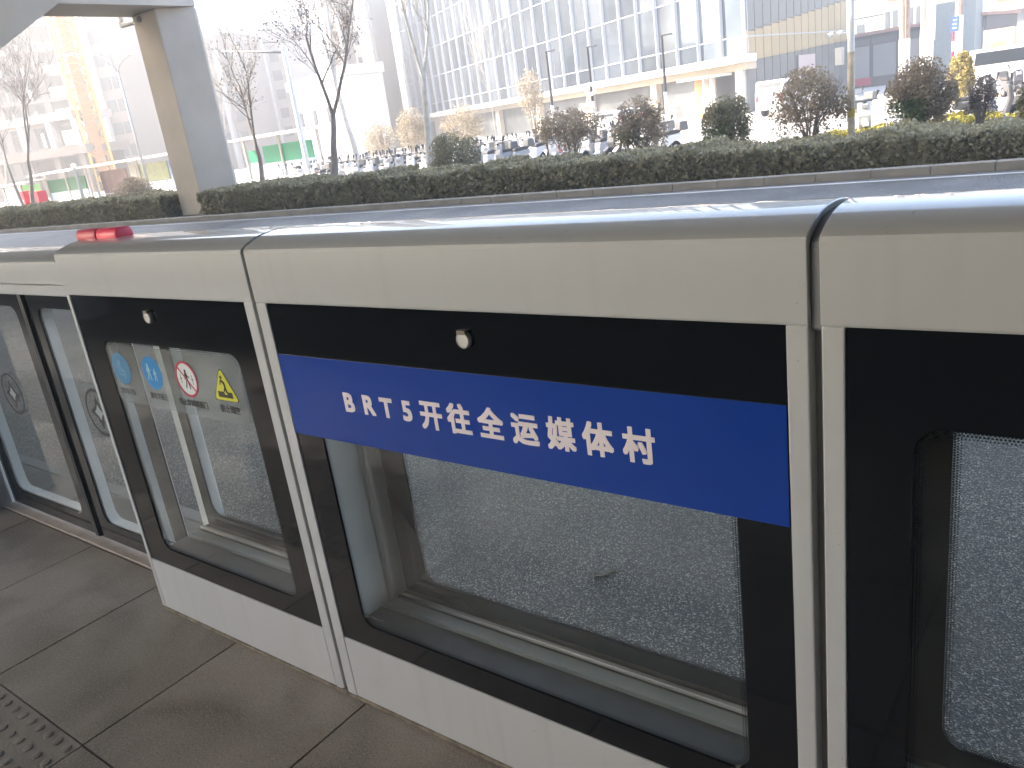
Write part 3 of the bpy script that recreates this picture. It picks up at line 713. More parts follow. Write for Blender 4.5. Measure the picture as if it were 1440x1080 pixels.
# ------------------------------------------------------------------ rounded shrubs
BARK = mat('dark_bark', (.22, .19, .165), .9, var=.25, vscale=9, bump=.3, bscale=30)
BARKP = mat('pale_bark', (.46, .43, .38), .85, var=.2, vscale=5, bump=.2, bscale=20)
GREENL = leafmat('shrub_green', (.08, .12, .05), (.20, .23, .11), .45)
OLIVEL = leafmat('shrub_olive', (.12, .12, .065), (.27, .25, .15), .45)
REDL_ = leafmat('shrub_russet', (.21, .165, .11), (.38, .32, .23), .5)
DRYL = leafmat('dry_leaf', (.33, .27, .18), (.50, .43, .32), .35)
TWIGL = leafmat('withered_leaf', (.10, .085, .07), (.19, .16, .135), .3)
def shrub(px0, px1, pyt, Y, label, m, n, leaf, gap=.0, stems=6, zmin=.1, mix=None, cat='shrub', name='round_shrub', zb=GZ, flat=1.0):
    """round shrub standing at distance Y, as wide and tall as the photograph shows it there"""
    pm = (px0 + px1) / 2; c = at(pm, pyt + 30, 'y', Y); l = at(px0, pyt + 30, 'y', Y); r_ = at(px1, pyt + 30, 'y', Y); top = at(pm - 5, pyt, 'y', Y)[2]
    rad = abs(r_[0] - l[0]) / 2 * .9; H = top - zb
    t = thing(name, label, cat, (c[0], Y, zb))
    h0 = H * zmin; cz = (H + h0) / 2; rz = (H - h0) / 2
    mb = MB()
    for k in range(stems):
        a = rnd.uniform(0, 6.28); q = rad * rnd.uniform(.35, .8)
        p0 = (rnd.uniform(-.08, .08), rnd.uniform(-.08, .08), 0)
        p1 = (q * .35 * math.cos(a), q * .35 * math.sin(a), H * .35); p2 = (q * math.cos(a), q * math.sin(a), H * rnd.uniform(.6, .85))
        mb.tube([p0, p1, p2], [.022, .015, .006], 5)
        for e in range(4):
            b = a + rnd.uniform(-1, 1); f = rnd.uniform(.4, .95)
            pa = [p1[i] + (p2[i] - p1[i]) * f * .8 for i in range(3)]
            mb.tube([pa, (pa[0] + .3 * rad * math.cos(b), pa[1] + .3 * rad * math.sin(b), min(H * .95, pa[2] + rnd.uniform(.1, .35) * H))], [.008, .003], 4)
    mb.build('stems', BARK, t)
    # clumped leaves through a rounded volume, thicker near its skin
    n = int(n * 1.9); leaf *= .72; nc = 110; d = rng.normal(size=(nc, 3)); d /= np.linalg.norm(d, axis=1)[:, None]; d *= (rng.random(nc) ** .28)[:, None] * .93
    ci = rng.integers(0, nc, n); P = d[ci] + rng.normal(size=(n, 3)) * .13
    rr = np.linalg.norm(P, axis=1); P = P / np.maximum(1, rr / 1.02)[:, None]
    if gap:
        H_ = rng.normal(size=(26, 3)) * .55; dd = np.min(np.linalg.norm(P[:, None] - H_[None], axis=2), axis=1)
        P = P[(dd > gap * .55) | (rng.random(len(P)) < .25)]
    low = P[:, 2] < -.35; P = P[~(low & (rng.random(len(P)) < .55))]
    P = P * np.array([rad, rad, rz]) + np.array([0, 0, cz])
    sz = leaf * (.7 + .6 * rng.random(len(P)))
    if mix is not None:
        k = (P[:, 2] < cz * 1.05) & (np.abs(P[:, 0] + rad * .2) < rad * .5)
        quads_mesh('foliage', mix, P[k], sz[k], parent=t); quads_mesh('foliage', m, P[~k], sz[~k], parent=t)
    else: quads_mesh('foliage', m, P, sz, parent=t)
    return t
shrub(604, 669, 186, 18.9, 'clipped green ball shrub in front of the parked scooters', OLIVEL, 5200, .055, zmin=.05, flat=.8)
shrub(753, 850, 149, 19.0, 'spreading brown dome shrub with bare stems showing below its crown', REDL_, 2600, .07, gap=.25, stems=16, zmin=.38, mix=None)
shrub(859, 939, 136, 19.0, 'brownish round shrub between the spreading one and the green one', REDL_, 4200, .06, gap=.18, stems=12, zmin=.08, mix=OLIVEL)
shrub(985, 1060, 131, 19.0, 'green round shrub in front of the orange door', OLIVEL, 4600, .058, gap=.10, stems=9, zmin=.06, mix=GREENL)
shrub(1076, 1198, 93, 18.7, 'wide russet shrub with open twigs beside the pale lamp post', REDL_, 3600, .062, gap=.35, stems=22, zmin=.12, mix=None)
shrub(1238, 1352, 78, 18.9, 'largest shrub, dark green below and brown above, right of the lamp post', REDL_, 6500, .058, gap=.16, stems=16, zmin=.05, mix=GREENL)
shrub(1352, 1408, 106, 19.6, 'thin leafless looking shrub right of the largest one', TWIGL, 900, .05, gap=.4, stems=26, zmin=.15)
shrub(1426, 1500, 96, 18.9, 'small green shrub cut by the right edge of the photo', OLIVEL, 3200, .055, gap=.1, stems=8, zmin=.05)
shrub(172, 207, 249, 20.5, 'small brown round shrub left of the pier', REDL_, 2600, .08, gap=.15, stems=8, zmin=.05)
shrub(1330, 1373, 72, 33, 'sunlit yellow bush beside the red and white sign post', leafmat('sunny_yellow', (.30, .24, .06), (.45, .36, .12), .3), 2600, .09, zmin=.05)
shrub(560, 596, 150, 33, 'dry straw coloured bush left of the pale tree trunk', DRYL, 1500, .10, gap=.3, stems=14, name='dry_bush', cat='bush')
shrub(622, 676, 146, 34, 'tall dry straw coloured bush behind the clipped ball shrub', DRYL, 2000, .10, gap=.3, stems=18, name='dry_bush', cat='bush')
shrub(518, 558, 172, 34, 'low dry bush behind the scooters by the white wall', DRYL, 1300, .10, gap=.3, stems=14, name='dry_bush', cat='bush')
shrub(728, 762, 95, 38, 'tall dry leafed sapling before the glass building', DRYL, 1100, .11, gap=.3, stems=14, name='dry_sapling', cat='bush', zmin=.3)

# ------------------------------------------------------------------ bare trees
def bare_tree(px, py, Y, pxt, pyt, label, m=BARK, r0=.11, seed=1, forks=2, leaves=0, spread=.8, levels=4, fork_at=.4, name='bare_tree', mleaf=None, extra=None):
    R_ = random.Random(seed)
    b = at(px, py, 'y', Y); b[2] = GZ; tp = at(pxt, pyt, 'y', Y); v = tp - b; H = float(np.linalg.norm(v)); up = Vector(v / H)
    t = thing(name, label, 'tree', tuple(b)); tr = MB(); cr = MB(); tips = []
    def grow(p, d, L_, r, lev, mb):
        n = 5 if lev < 3 else 3; pts = [p]; rad = [r]; q = p.copy(); dd = d.copy()
        wv = .10 if lev < 2 else .22
        for k in range(n):
            dd = (dd + Vector((R_.uniform(-wv, wv), R_.uniform(-wv, wv), R_.uniform(-.02, .12)))).normalized()
            q = q + dd * L_ / n; pts.append(q.copy()); rad.append(max(.006, r * (1 - .45 * (k + 1) / n)))
        mb.tube(pts, rad, 7 if lev < 2 else (4 if lev < 3 else 3), caps=False)
        if lev >= levels: tips.extend(pts[1:]); return
        if lev >= levels - 1: tips.extend(pts[2:])
        def child(i, ang, lf, rf):
            ax = Vector((R_.uniform(-1, 1), R_.uniform(-1, 1), R_.uniform(-.3, .3))); ax = (ax - dd * ax.dot(dd)).normalized()
            nd = (dd * math.cos(ang) + ax * math.sin(ang) + Vector((0, 0, .12))).normalized()
            grow(pts[i].copy(), nd, L_ * lf, max(.006, rad[i] * rf), lev + 1, cr)
        if lev == 0:
            for k in range(forks): child(n, spread * R_.uniform(.3, .55), R_.uniform(1.0, 1.35), .78)
            return
        child(n, .25, R_.uniform(.62, .85), .9)
        for k in range(4 if lev == 1 else 3): child(R_.randint(1 if lev > 1 else 2, n - 1), spread * R_.uniform(.65, 1.15), R_.uniform(.42, .72), R_.uniform(.45, .65))
    grow(Vector((0, 0, 0)), up, H * fork_at, r0, 0, tr)
    tr.build('trunk', m, t, smooth=True); cr.build('branches', m, t, smooth=True)
    if leaves and tips:
        P = np.array([list(R_.choice(tips)) for _ in range(leaves)]) + rng.normal(size=(leaves, 3)) * .10
        quads_mesh('withered_leaves', mleaf or TWIGL, P, .05 * (.6 + .7 * rng.random(leaves)), parent=t)
    return t
bare_tree(468, 258, 19.6, 436, -130, 'large dark bare tree with withered leaves, twin stems, right of the shelter', r0=.165, seed=5, leaves=2200, levels=5, fork_at=.30, spread=.75)
bare_tree(366, 264, 19.9, 345, 60, 'smaller dark bare tree in front of the green shelter poster', r0=.13, seed=23, leaves=600, levels=4, fork_at=.36, spread=.8)
bare_tree(603, 235, 21.5, 580, -60, 'tall pale trunked bare tree before the white wall', m=BARKP, r0=.16, seed=8, levels=4, fork_at=.48, leaves=120, spread=.55)
bare_tree(46, 296, 21.0, 24, 60, 'grey bare tree at the far left behind the red boxes', m=mat('grey_bark', (.22, .19, .165), .9, var=.2, vscale=8), r0=.16, seed=14, levels=5, fork_at=.34, leaves=500, spread=.6)
bare_tree(36, 296, 22.0, -8, 120, 'leaning thin bare tree at the left edge of the photo', r0=.11, seed=31, levels=4, fork_at=.4, leaves=250, spread=.6)
bare_tree(505, 250, 24.5, 478, 30, 'pale bare tree with whitewashed trunk behind the large dark tree', m=mat('whitewashed_bark', (.62, .58, .52), .85, var=.15, vscale=5), r0=.20, seed=44, levels=4, fork_at=.62, spread=.5)
bare_tree(330, 262, 34, 300, 60, 'bare tree behind the bus shelter beside the pier', m=BARKP, r0=.10, seed=52, levels=5, fork_at=.35, spread=.6)
bare_tree(700, 215, 36, 690, 60, 'pale slender bare sapling in front of the glass building', m=BARKP, r0=.05, seed=61, levels=4, fork_at=.4, spread=.5)
bare_tree(8, 290, 30, -16, 70, 'pale bare tree beyond the others at the left edge', m=BARKP, r0=.10, seed=67, levels=5, fork_at=.35, spread=.55)

# ------------------------------------------------------------------ poles and lamps
def base_on(px, py, Y): b = at(px, py, 'y', Y); b[2] = GZ; return b
# tall post right of centre
b = base_on(1197, 166, 19.3); t = thing('lamp_post', 'pale round post standing in the hedge with a white box and two cameras', 'post', tuple(b))
MB().tube([(0, 0, 0), (0, 0, 2.2)], [.085, .08], 16).build('lower_post', mat('weathered_cream', (.52, .47, .36), .6, var=.2, vscale=6), t, smooth=True, shade_angle=.6)
MB().tube([(0, 0, 2.2), (0, 0, 6.5)], [.079, .066], 16).build('upper_post', POLEW, t, smooth=True, shade_angle=.6)
MB().tube([(0, 0, .78), (0, 0, .98)], [.0865, .0865], 16).build('yellow_band', mat('yellow_band', (.50, .38, .08), .6), t, smooth=True, shade_angle=.6)
MB().box(-.33, -.17, -.09, .09, 1.95, 2.33).build('control_box', POLEW, t, bevel=.01)
a = MB(); a.tube([(0, 0, 2.62), (-.45, 0, 2.62)], .018, 6); a.build('camera_arm', POLEW, t)
for dx in (-.45, -.25):
    cm = MB().tube([(dx, .1, 2.66), (dx - .03, -.16, 2.6)], [.045, .05], 8); cm.build('camera', POLEW, t)
# double arm lamp
b = base_on(213, 276, 27); t = thing('double_arm_lamp', 'grey street lamp with two curved arms left of the pier', 'street lamp', tuple(b))
top = on_h = at(155, 105, 'y', 27)[2] - GZ
MB().tube([(0, 0, 0), (0, 0, top)], [.10, .055], 10).build('pole', POLEG, t, smooth=True)
for sx, (qx, qy) in ((-1, (92, 79)), (1, (189, 74))):
    e = at(qx, qy, 'y', 27) - b
    pts = [(0, 0, top), (e[0] * .12, 0, top + (e[2] - top) * .45), (e[0] * .4, 0, top + (e[2] - top) * .8), (e[0] * .8, 0, top + (e[2] - top) * .97)]
    MB().tube(pts, [.045, .04, .035, .03], 8).build('arm', POLEG, t, smooth=True)
    MB().box(min(e[0] * .8, e[0] * 1.02), max(e[0] * .8, e[0] * 1.02), -.09, .09, e[2] - .05, e[2] + .05).build('lamp_head', POLEW, t, bevel=.02)
# camera gantry pole with a long arm to the left
b = base_on(436, 250, 22.5); t = thing('gantry_pole', 'white pole with one long horizontal arm beside the large bare tree', 'pole', tuple(b))
h = at(405, 72, 'y', 22.5)[2] - GZ; e = at(312, 72, 'y', 22.5) - b
MB().tube([(0, 0, 0), (0, 0, h + .25)], [.13, .09], 10).build('pole', POLEW, t, smooth=True, shade_angle=.6)
MB().tube([(0, 0, h), (e[0], 0, e[2])], [.055, .035], 8).build('arm', POLEG, t, smooth=True)
MB().box(e[0] * .72 - .12, e[0] * .72 + .12, -.1, .1, e[2] + .05, e[2] + .2).build('camera', POLEG, t, bevel=.02)
# L shaped lamps before the glass building
for (px, pb, pxt, pyt, lab) in ((779, 170, 771, 73, 'leftmost of three dark lamps with bracket arm before the glass building'), (834, 150, 827, 67, 'middle of three dark lamps with bracket arm, ring sign at its mid height'), (938, 160, 931, 51, 'rightmost of three dark lamps with bracket arm, white lower half')):
    Y = 31; b = base_on(px, pb, Y); t = thing('bracket_lamp', lab, 'street lamp', tuple(b), group='dark bracket lamps before the glass building')
    h = at(pxt, pyt, 'y', Y)[2] - GZ; hw = h * .48
    MB().tube([(0, 0, 0), (0, 0, hw)], .075, 8).build('white_base', POLEW, t, smooth=True, shade_angle=.6)
    MB().tube([(0, 0, hw), (0, 0, h)], [.065, .055], 8).build('pole', STEELD, t, smooth=True, shade_angle=.6)
    MB().box(-.05, .46, -.05, .05, h + .001, h + .06).build('lamp_arm', STEELD, t, bevel=.01)
    if 'ring' in lab:
        n = 24; mb = MB(); ci = [(math.cos(2 * math.pi * k / n), math.sin(2 * math.pi * k / n)) for k in range(n)]
        mb.ringprism([(.28 * a, h * .60 + .28 * b_) for a, b_ in ci], [(.15 * a, h * .60 + .15 * b_) for a, b_ in ci], -.12, -.08); mb.build('ring_sign', POLEW, t)
# utility poles at the right with white painted feet
for (px, pb, hw_py, Y, rr, lab) in ((1268, 96, 55, 44, .13, 'brown utility pole with white painted foot, left one of a pair'), (1275.5, 94, 54, 44.3, .11, 'brown utility pole with white painted foot, right one of a pair'), (1299, 84, 41, 44, .17, 'brown utility pole with white painted foot beside the thick white post'), (1347, 72, 22, 43, .17, 'brown utility pole beside the small blue sign')):
    b = base_on(px, pb, Y); t = thing('utility_pole', lab, 'pole', tuple(b), group='utility poles at the right')
    hw = at(px, hw_py, 'y', Y)[2] - GZ
    MB().tube([(0, 0, 0), (0, 0, hw)], rr * 1.08, 10).build('white_foot', POLEW, t, smooth=True, shade_angle=.6)
    MB().tube([(0, 0, hw), (-.1, 0, 9.5)], [rr, rr * .7], 10).build('pole', mat('brown_pole', (.30, .235, .20), .8, var=.2, vscale=5), t, smooth=True, shade_angle=.6)
b = base_on(1308, 80, 43.5); t = thing('white_post', 'thick white post right of the brown utility poles', 'post', tuple(b))
MB().tube([(0, 0, 0), (0, 0, 2.6)], .13, 10).build('lower_post', POLEW, t, smooth=True, shade_angle=.6); MB().tube([(0, 0, 2.6), (0, 0, 8)], .19, 10).build('upper_post', POLEW, t, smooth=True, shade_angle=.6)
b = base_on(1340, 78, 41); t = thing('sign_post', 'red and white banded post carrying a small blue sign', 'sign', tuple(b))
h = at(1340, 45, 'y', 41)[2] - GZ
for k in range(7):
    MB().tube([(0, 0, h * k / 7), (0, 0, h * (k + 1) / 7)], .06, 8).build('band', STICKRED if k % 2 == 0 else POLEW, t)
e0 = at(1337, 45, 'y', 41) - b; e1 = at(1349, 27, 'y', 41) - b
MB().box(e0[0], e1[0], -.03, .03, h, h + .62).build('sign_plate', mat('sign_blue', (.05, .10, .42), .4), t)
for q in range(3): MB().box(e0[0] + .08, e1[0] - .1, -.036, -.031, h + .12 + q * .16, h + .18 + q * .16).build('sign_line', POLEW, t)

# ------------------------------------------------------------------ shelters and kiosk on the left
def shelter(name, label, pl, pr, ytl, Y, posters, roofm, depth=1.4, cat='bus shelter', wall=None):
    a = at(pl[0], pl[1], 'y', Y); c = at(pr[0], pr[1], 'y', Y); W = c[0] - a[0]; zt = (a[2] + c[2]) / 2 - GZ
    t = thing(name, label, cat, (a[0], Y, GZ))
    mb = MB(); mb.prism([(-.35, zt - .05), (depth, zt + .10), (depth, zt + .16), (-.35, zt + .04)], -.15, W + .15, 'yz'); mb.build('roof', roofm, t)
    for x in ([.12, W * .5, W - .12] if W > 5 else [.12, W - .12]):
        MB().box(x - .07, x + .07, depth * .55, depth * .55 + .14, 0, zt - .02).build('post', mat('shelter_post', (.50, .47, .42), .5), t, bevel=.02)
    MB().box(.2, W - .2, depth * .5, depth * .5 + .04, .45, .52).build('bench', mat('bench_grey', (.45, .45, .44), .5), t)
    for (x0, x1, z0, z1, m) in posters:
        p = MB().box(x0 * W, x1 * W, depth * .62, depth * .62 + .12, z0, z1).build('poster_panel', m, t, bevel=.01)
    return t
PG = mat('poster_green', (.02, .30, .17), .4); PW = mat('poster_white', (.72, .76, .82), .4, c2=(.55, .66, .80), vscale=1.2); PB = mat('poster_blue', (.06, .16, .50), .4, c2=(.5, .6, .75), vscale=.9)
PBR = mat('poster_brown', (.20, .11, .09), .5, var=.3, vscale=2); GRN = mat('kiosk_green', (.05, .17, .08), .6, var=.1); ROOFW = mat('shelter_roof', (.50, .47, .41), .5, var=.08); OLV = mat('olive_glass', (.24, .27, .13), .3, var=.2)
shelter('bus_shelter', 'bus shelter with green topped white poster right of the pier', (322, 202), (428, 180), 0, 26.5, [(.05, .16, 1.35, 2.0, PG), (.05, .16, .35, 1.345, PW), (.25, .88, 1.25, 2.15, PG), (.25, .88, .3, 1.245, PW)], ROOFW)
shelter('bus_shelter', 'bus shelter with brown and blue posters left of the pier', (113, 240), (246, 212), 0, 29, [(.07, .36, .3, 2.1, PBR), (.40, .47, .3, 2.3, ROOFW), (.50, .78, 1.0, 2.2, OLV), (.52, .74, .3, .95, PW), (.80, .98, .3, 2.15, PB)], ROOFW)
shelter('kiosk', 'green walled kiosk with white roof at the left', (46, 248), (104, 238), 0, 28, [(.02, .9, 1.05, 2.0, GRN), (.02, .9, .1, 1.045, PW)], POLEW, cat='kiosk')
shelter('market_booth', 'bright green and cream booth at the left edge', (-12, 266), (40, 256), 0, 27.5, [(.0, .45, .1, 1.9, PW), (.47, .95, .1, 1.9, mat('bright_green', (.20, .52, .14), .5))], ROOFW, cat='booth')
b = base_on(118, 282, 26.5); t = thing('globe_lamp', 'white globe on a dark tapered post beside the kiosk', 'lamp', tuple(b)); zt = at(106, 236, 'y', 26.5)[2] - GZ
MB().tube([(0, 0, 0), (0, 0, zt)], [.16, .08], 8).build('post', mat('grey_green_post', (.22, .25, .23), .5), t)
g_ = bmesh.new(); bmesh.ops.create_uvsphere(g_, u_segments=16, v_segments=10, radius=.17); me = bpy.data.meshes.new('globe'); g_.to_mesh(me); g_.free(); me.materials.append(POLEW); o = bpy.data.objects.new('globe', me); o.location = (0, 0, zt + .15); link(o, t)
for px, wd, lab in ((42, .34, 'narrow red box with a white numeral near the left edge'), (59, .62, 'wide red box with a dark opening near the left edge')):
    b = base_on(px, 292, 23.5); t = thing('red_box', lab, 'box', tuple(b), group='red boxes by the left trees')
    h = at(px, 268, 'y', 23.5)[2] - GZ
    MB().box(-wd, wd, -.3, .3, 0, h).build('box_body', mat('red_paint', (.55, .03, .05), .45, var=.1), t, bevel=.02)
    if wd < .5: text_mesh([('8', -.18, h * .38, .62, 1)], 'numeral', POLEW, t, -.306, .002, .02)
    else: MB().box(-.12, .40, -.306, -.301, .05, h * .55).build('opening', STEELD, t)

# ------------------------------------------------------------------ parked scooters
def make_scooter(m, name='parked_scooter'):
    t = thing(name, 'scooter', 'scooter')
    for x in (-.62, .62):
        mb = MB(); n = 16; mb.tube([(x, -.05, .22), (x, .05, .22)], .22, n); w_ = mb.build('wheel', RUBBER, t, bevel=.02)
        MB().tube([(x, -.055, .22), (x, .055, .22)], .10, 10).build('rim', ALU, w_)
    MB().prism([(-.85, .50), (-.80, .66), (-.15, .62), (-.08, .30), (.34, .26), (.36, .20), (-.1, .20), (-.35, .30), (-.60, .46)], -.13, .13).build('body', m, t, bevel=.03)
    MB().prism([(.30, .24), (.42, .24), (.52, .62), (.44, .96), (.36, .96), (.40, .62)], -.17, .17).build('leg_shield', m, t, bevel=.03)
    MB().prism([(.46, .44), (.64, .50), (.84, .38), (.82, .34), (.62, .46), (.46, .38)], -.07, .07).build('front_fender', m, t, bevel=.01)
    MB().prism([(-.78, .67), (-.80, .76), (-.45, .78), (-.18, .74), (-.16, .64)], -.14, .14).build('seat', mat('black_seat', (.08, .075, .07), .6), t, bevel=.03)
    mb = MB(); mb.tube([(.42, -.34, 1.02), (.44, -.12, .99), (.44, .12, .99), (.42, .34, 1.02)], .018, 6); mb.tube([(.44, 0, .9), (.44, 0, 1.0)], .05, 8); mb.build('handlebar', STEELD, t)
    MB().prism([(.47, .80), (.52, .82), (.53, .90), (.46, .93)], -.08, .08).build('headlight', mat('lamp_clear', (.6, .6, .6), .1), t)
    for s in (-1, 1): MB().tube([(.42, s * .28, 1.02), (.40, s * .34, 1.22)], [.008, .04], 6).build('mirror', STEELD, t)
    MB().prism([(-1.05, .72), (-1.02, 1.0), (-.75, 1.0), (-.72, .72)], -.17, .17).build('top_box', mat('black_plastic', (.16, .155, .15), .5), t, bevel=.03)
    return t
kinds = [('white electric scooter in the sunlit row behind the hedge', PLASTW), ('dark electric scooter in the sunlit row behind the hedge', mat('scooter_dark', (.11, .11, .115), .4)), ('grey electric scooter in the sunlit row behind the hedge', mat('scooter_grey', (.42, .42, .43), .35)), ('red electric scooter in the sunlit row behind the hedge', mat('scooter_red', (.40, .08, .08), .35))]
protos = [make_scooter(m) for _, m in kinds]
idx = tree_index()
used = set()
def put_scooter(k, x, y, rz, label=None):
    o = protos[k] if k not in used else copy_tree(protos[k], idx)
    used.add(k); o.location = (x, y, GZ); o.rotation_euler = (0, 0, rz)
    o['label'] = label or kinds[k][0]; o['category'] = 'scooter'; o['group'] = 'scooters parked in rows behind the hedge'
R2 = random.Random(4)
x = -30.6
while x < -12.2:
    if not (-18.2 < x < -16.6): put_scooter(R2.choices([0, 1, 2, 3], [7, 2, 3, .4])[0], x, 23.2 + R2.uniform(-.35, .35), math.radians(-90 + R2.uniform(-40, 40)))
    x += R2.uniform(.45, 1.05)
x = -33
while x < -14:
    put_scooter(R2.choices([0, 1, 2, 3], [6, 2, 3, .6])[0], x, 26.3 + R2.uniform(-.2, .2), math.radians(90 + R2.uniform(-40, 40))); x += R2.uniform(.7, 1.1)
x = -30
while x < -12.6:
    if not (-18.4 < x < -16.4): put_scooter(R2.choices([0, 1, 2, 3], [7, 2, 3, .3])[0], x, 24.7 + R2.uniform(-.2, .2), math.radians(-90 + R2.uniform(-50, 50)))
    x += R2.uniform(.6, 1.0)
b = at(1213, 152, 'y', 23); put_scooter(0, b[0], 23.0, math.radians(-70), 'white scooter between the lamp post and the largest shrub')
b = at(1208, 120, 'y', 30); put_scooter(2, b[0], 30.0, math.radians(-100), 'grey scooter farther back between the lamp post and the largest shrub')
b = at(1392, 140, 'y', 23.4); put_scooter(1, b[0], 23.4, math.radians(15), 'dark scooter seen from its side at the far right')
b = at(1418, 130, 'y', 24.6); put_scooter(1, b[0], 24.9, math.radians(170), 'dark scooter facing left behind another at the far right')
b = at(1426, 70, 'y', 36); put_scooter(1, b[0], 36, math.radians(-60), 'dark scooter on the brick paving at the upper right')

# ------------------------------------------------------------------ vehicles
def van(px, py, Y, rz, label, m, L_=4.4, Hh=1.85, name='white_van'):
    b = base_on(px, py, Y); t = thing(name, label, 'van', tuple(b), rz)
    MB().prism([(-L_ / 2, .35), (-L_ / 2, 1.2), (-L_ / 2 + .15, Hh), (L_ / 2 - 1.5, Hh), (L_ / 2 - .65, 1.05), (L_ / 2 - .05, .85), (L_ / 2, .35)], -.85, .85).build('body', m, t, bevel=.07, smooth=True, shade_angle=.5)
    MB().prism([(-L_ / 2 + .35, 1.12), (-L_ / 2 + .4, Hh - .16), (L_ / 2 - 1.6, Hh - .16), (L_ / 2 - 1.05, 1.12)], -.862, .862).build('side_window', mat('car_glass', (.03, .035, .04), .05), t)
    MB().prism([(-L_ / 2 - .006, 1.12), (-L_ / 2 + .11, Hh - .14), (-L_ / 2 + .2, Hh - .14), (-L_ / 2 + .2, 1.12)], -.68, .68).build('rear_window', mat('car_glass', (0, 0, 0)), t)
    MB().prism([(L_ / 2 - 1.40, Hh - .10), (L_ / 2 - .70, 1.10), (L_ / 2 - .78, 1.08), (L_ / 2 - 1.48, Hh - .12)], -.70, .70).build('windscreen', mat('car_glass', (0, 0, 0)), t)
    for x in (-L_ * .3, L_ * .3):
        for s in (-1, 1):
            w_ = MB().tube([(x, s * .72, .32), (x, s * .875, .32)], .32, 16).build('wheel', RUBBER, t)
            MB().tube([(x, s * .86, .32), (x, s * .885, .32)], .19, 10).build('rim', ALU, w_)
    for s in (-1, 1):
        MB().box(-L_ / 2 - .02, -L_ / 2 + .06, s * .70 - .08, s * .70 + .08, .8, 1.1).build('tail_light', STICKRED, t)
        MB().box(L_ / 2 - .12, L_ / 2 + .01, s * .62 - .12, s * .62 + .12, .66, .8).build('headlight', mat('lamp_clear', (0, 0, 0)), t)
    return t
CARW = mat('car_white', (.78, .78, .77), .2, coat=.6)
van(1112, 138, 46, math.radians(78), 'white van parked beside the dark end wall behind the russet shrub', CARW)
van(860, 165, 42, math.radians(150), 'white car parked before the glass building, left of the rightmost bracket lamp', CARW, 4.2, 1.45, 'parked_car')
van(1432, 62, 50, math.radians(10), 'white van at the upper right corner of the photo', CARW, 4.6, 1.9)

# railing before the glass building
a = at(846, 170, 'y', 38); c = at(948, 150, 'y', 36)
t = thing('railing', 'white metal railing before the glass building', 'railing', (a[0], 38, GZ))
dx, dy = c[0] - a[0], -2.0
for z in (.35, .95): MB().tube([(0, 0, z), (dx, dy, z)], .03, 6).build('rail', POLEW, t)
for k in range(26): MB().tube([(dx * k / 25, dy * k / 25, 0), (dx * k / 25, dy * k / 25, 1.0)], .018, 5).build('baluster', POLEW, t)

# ------------------------------------------------------------------ glass office building
def fbox(mb, s0, s1, d0, d1, z0, z1, u):
    """box in facade coordinates: s along u, d outwards (towards the road)"""
    n = (u[1], -u[0]) if u[0] > 0 else (-u[1], u[0])
    n = NRM
    P = [(s * u[0] + d * n[0], s * u[1] + d * n[1]) for s, d in ((s0, d0), (s1, d0), (s1, d1), (s0, d1))]
    return mb.add([(x, y, z0) for x, y in P] + [(x, y, z1) for x, y in P], [(0, 3, 2, 1), (4, 5, 6, 7), (0, 1, 5, 4), (1, 2, 6, 5), (2, 3, 7, 6), (3, 0, 4, 7)])
O = np.array([-.40 * 54 + CAM[0], 1.031 * 54 + CAM[1]])
u1 = (-.881, .472); NRM = (-.472, -.881)
t = thing('glass_office_building', 'office building with pale glass curtain wall, white fins and beige canopy', 'building', (O[0], O[1], GZ))
sL, zL = on_line(572, 150, O, u1); 
def curtain(name, c, rough, c2):
    return mat(name, c, rough, var=0, vscale=.22, c2=c2, metal=.85)
CG = [curtain('curtain_glass_' + str(i), c, .08, c2) for i, (c, c2) in enumerate((((.10, .13, .17), (.24, .28, .32)), ((.15, .185, .23), (.34, .38, .43)), ((.075, .10, .13), (.16, .195, .235))))]
WALLW = mat('white_cladding', (.55, .54, .52), .5, var=.03, vscale=.4); BEIGE = mat('beige_stone', (.50, .43, .34), .7, var=.08, vscale=.6)
H_ = 19.5; zc = 3.75; step = 2.5; nb = int(sL / step)
floors = [zc, zc + 1.15, zc + 4.4, zc + 7.8, zc + 11.2, zc + 14.6]
NRM = (-.472, -.881); U2 = np.array((.10, .995)); n1 = np.array(NRM); q0 = -n1 * .36 + np.array(u1) * .3; q1 = -n1 * .36 + np.array(u1) * sL
MB().prism([tuple(q0), tuple(q1), tuple(q1 + U2 * 17), tuple(q0 + U2 * 17)], 0, H_, 'xy').build('wall', mat('inner_grey', (.20, .21, .22), .6, var=.2, vscale=.5), t)
pane_protos = {}
cnt = 0; rest = MB()
for j in range(len(floors) - 1):
    for i in range(nb):
        if i > 34 and j > 2: continue
        g_ = .05; s0, s1, z0, z1 = i * step + g_, (i + 1) * step - g_, floors[j] + .04, floors[j + 1] - .04
        if cnt < 100:
            fbox(MB(), s0, s1, -.30, -.22, z0, z1, u1).build('window_pane', CG[rnd.choice([0, 0, 1, 1, 2])], t); cnt += 1
        else: fbox(rest, s0, s1, -.30, -.22, z0, z1, u1)
o = rest.build('upper_panes', CG[1], t); o['kind'] = 'stuff'
for i in range(nb + 1): fbox(MB(), i * step - .03, i * step + .03, -.24, .05, zc - .02, H_, u1).build('fin', mat('fin_white', (.48, .51, .56), .4), t)
for z in floors[1:]: fbox(MB(), 0, sL, -.215, -.14, z - .035, z + .035, u1).build('transom', mat('transom_grey', (.42, .44, .46), .4), t)
fbox(MB(), -.6, sL + 1, -.4, 1.4, zc - .55, zc - .06, u1).build('canopy', mat('canopy_white', (.66, .62, .55), .6, var=.05), t, bevel=.03)
fbox(MB(), -.3, sL, -.6, .3, zc - 1.0, zc - .56, u1).build('canopy_fascia', BEIGE, t)
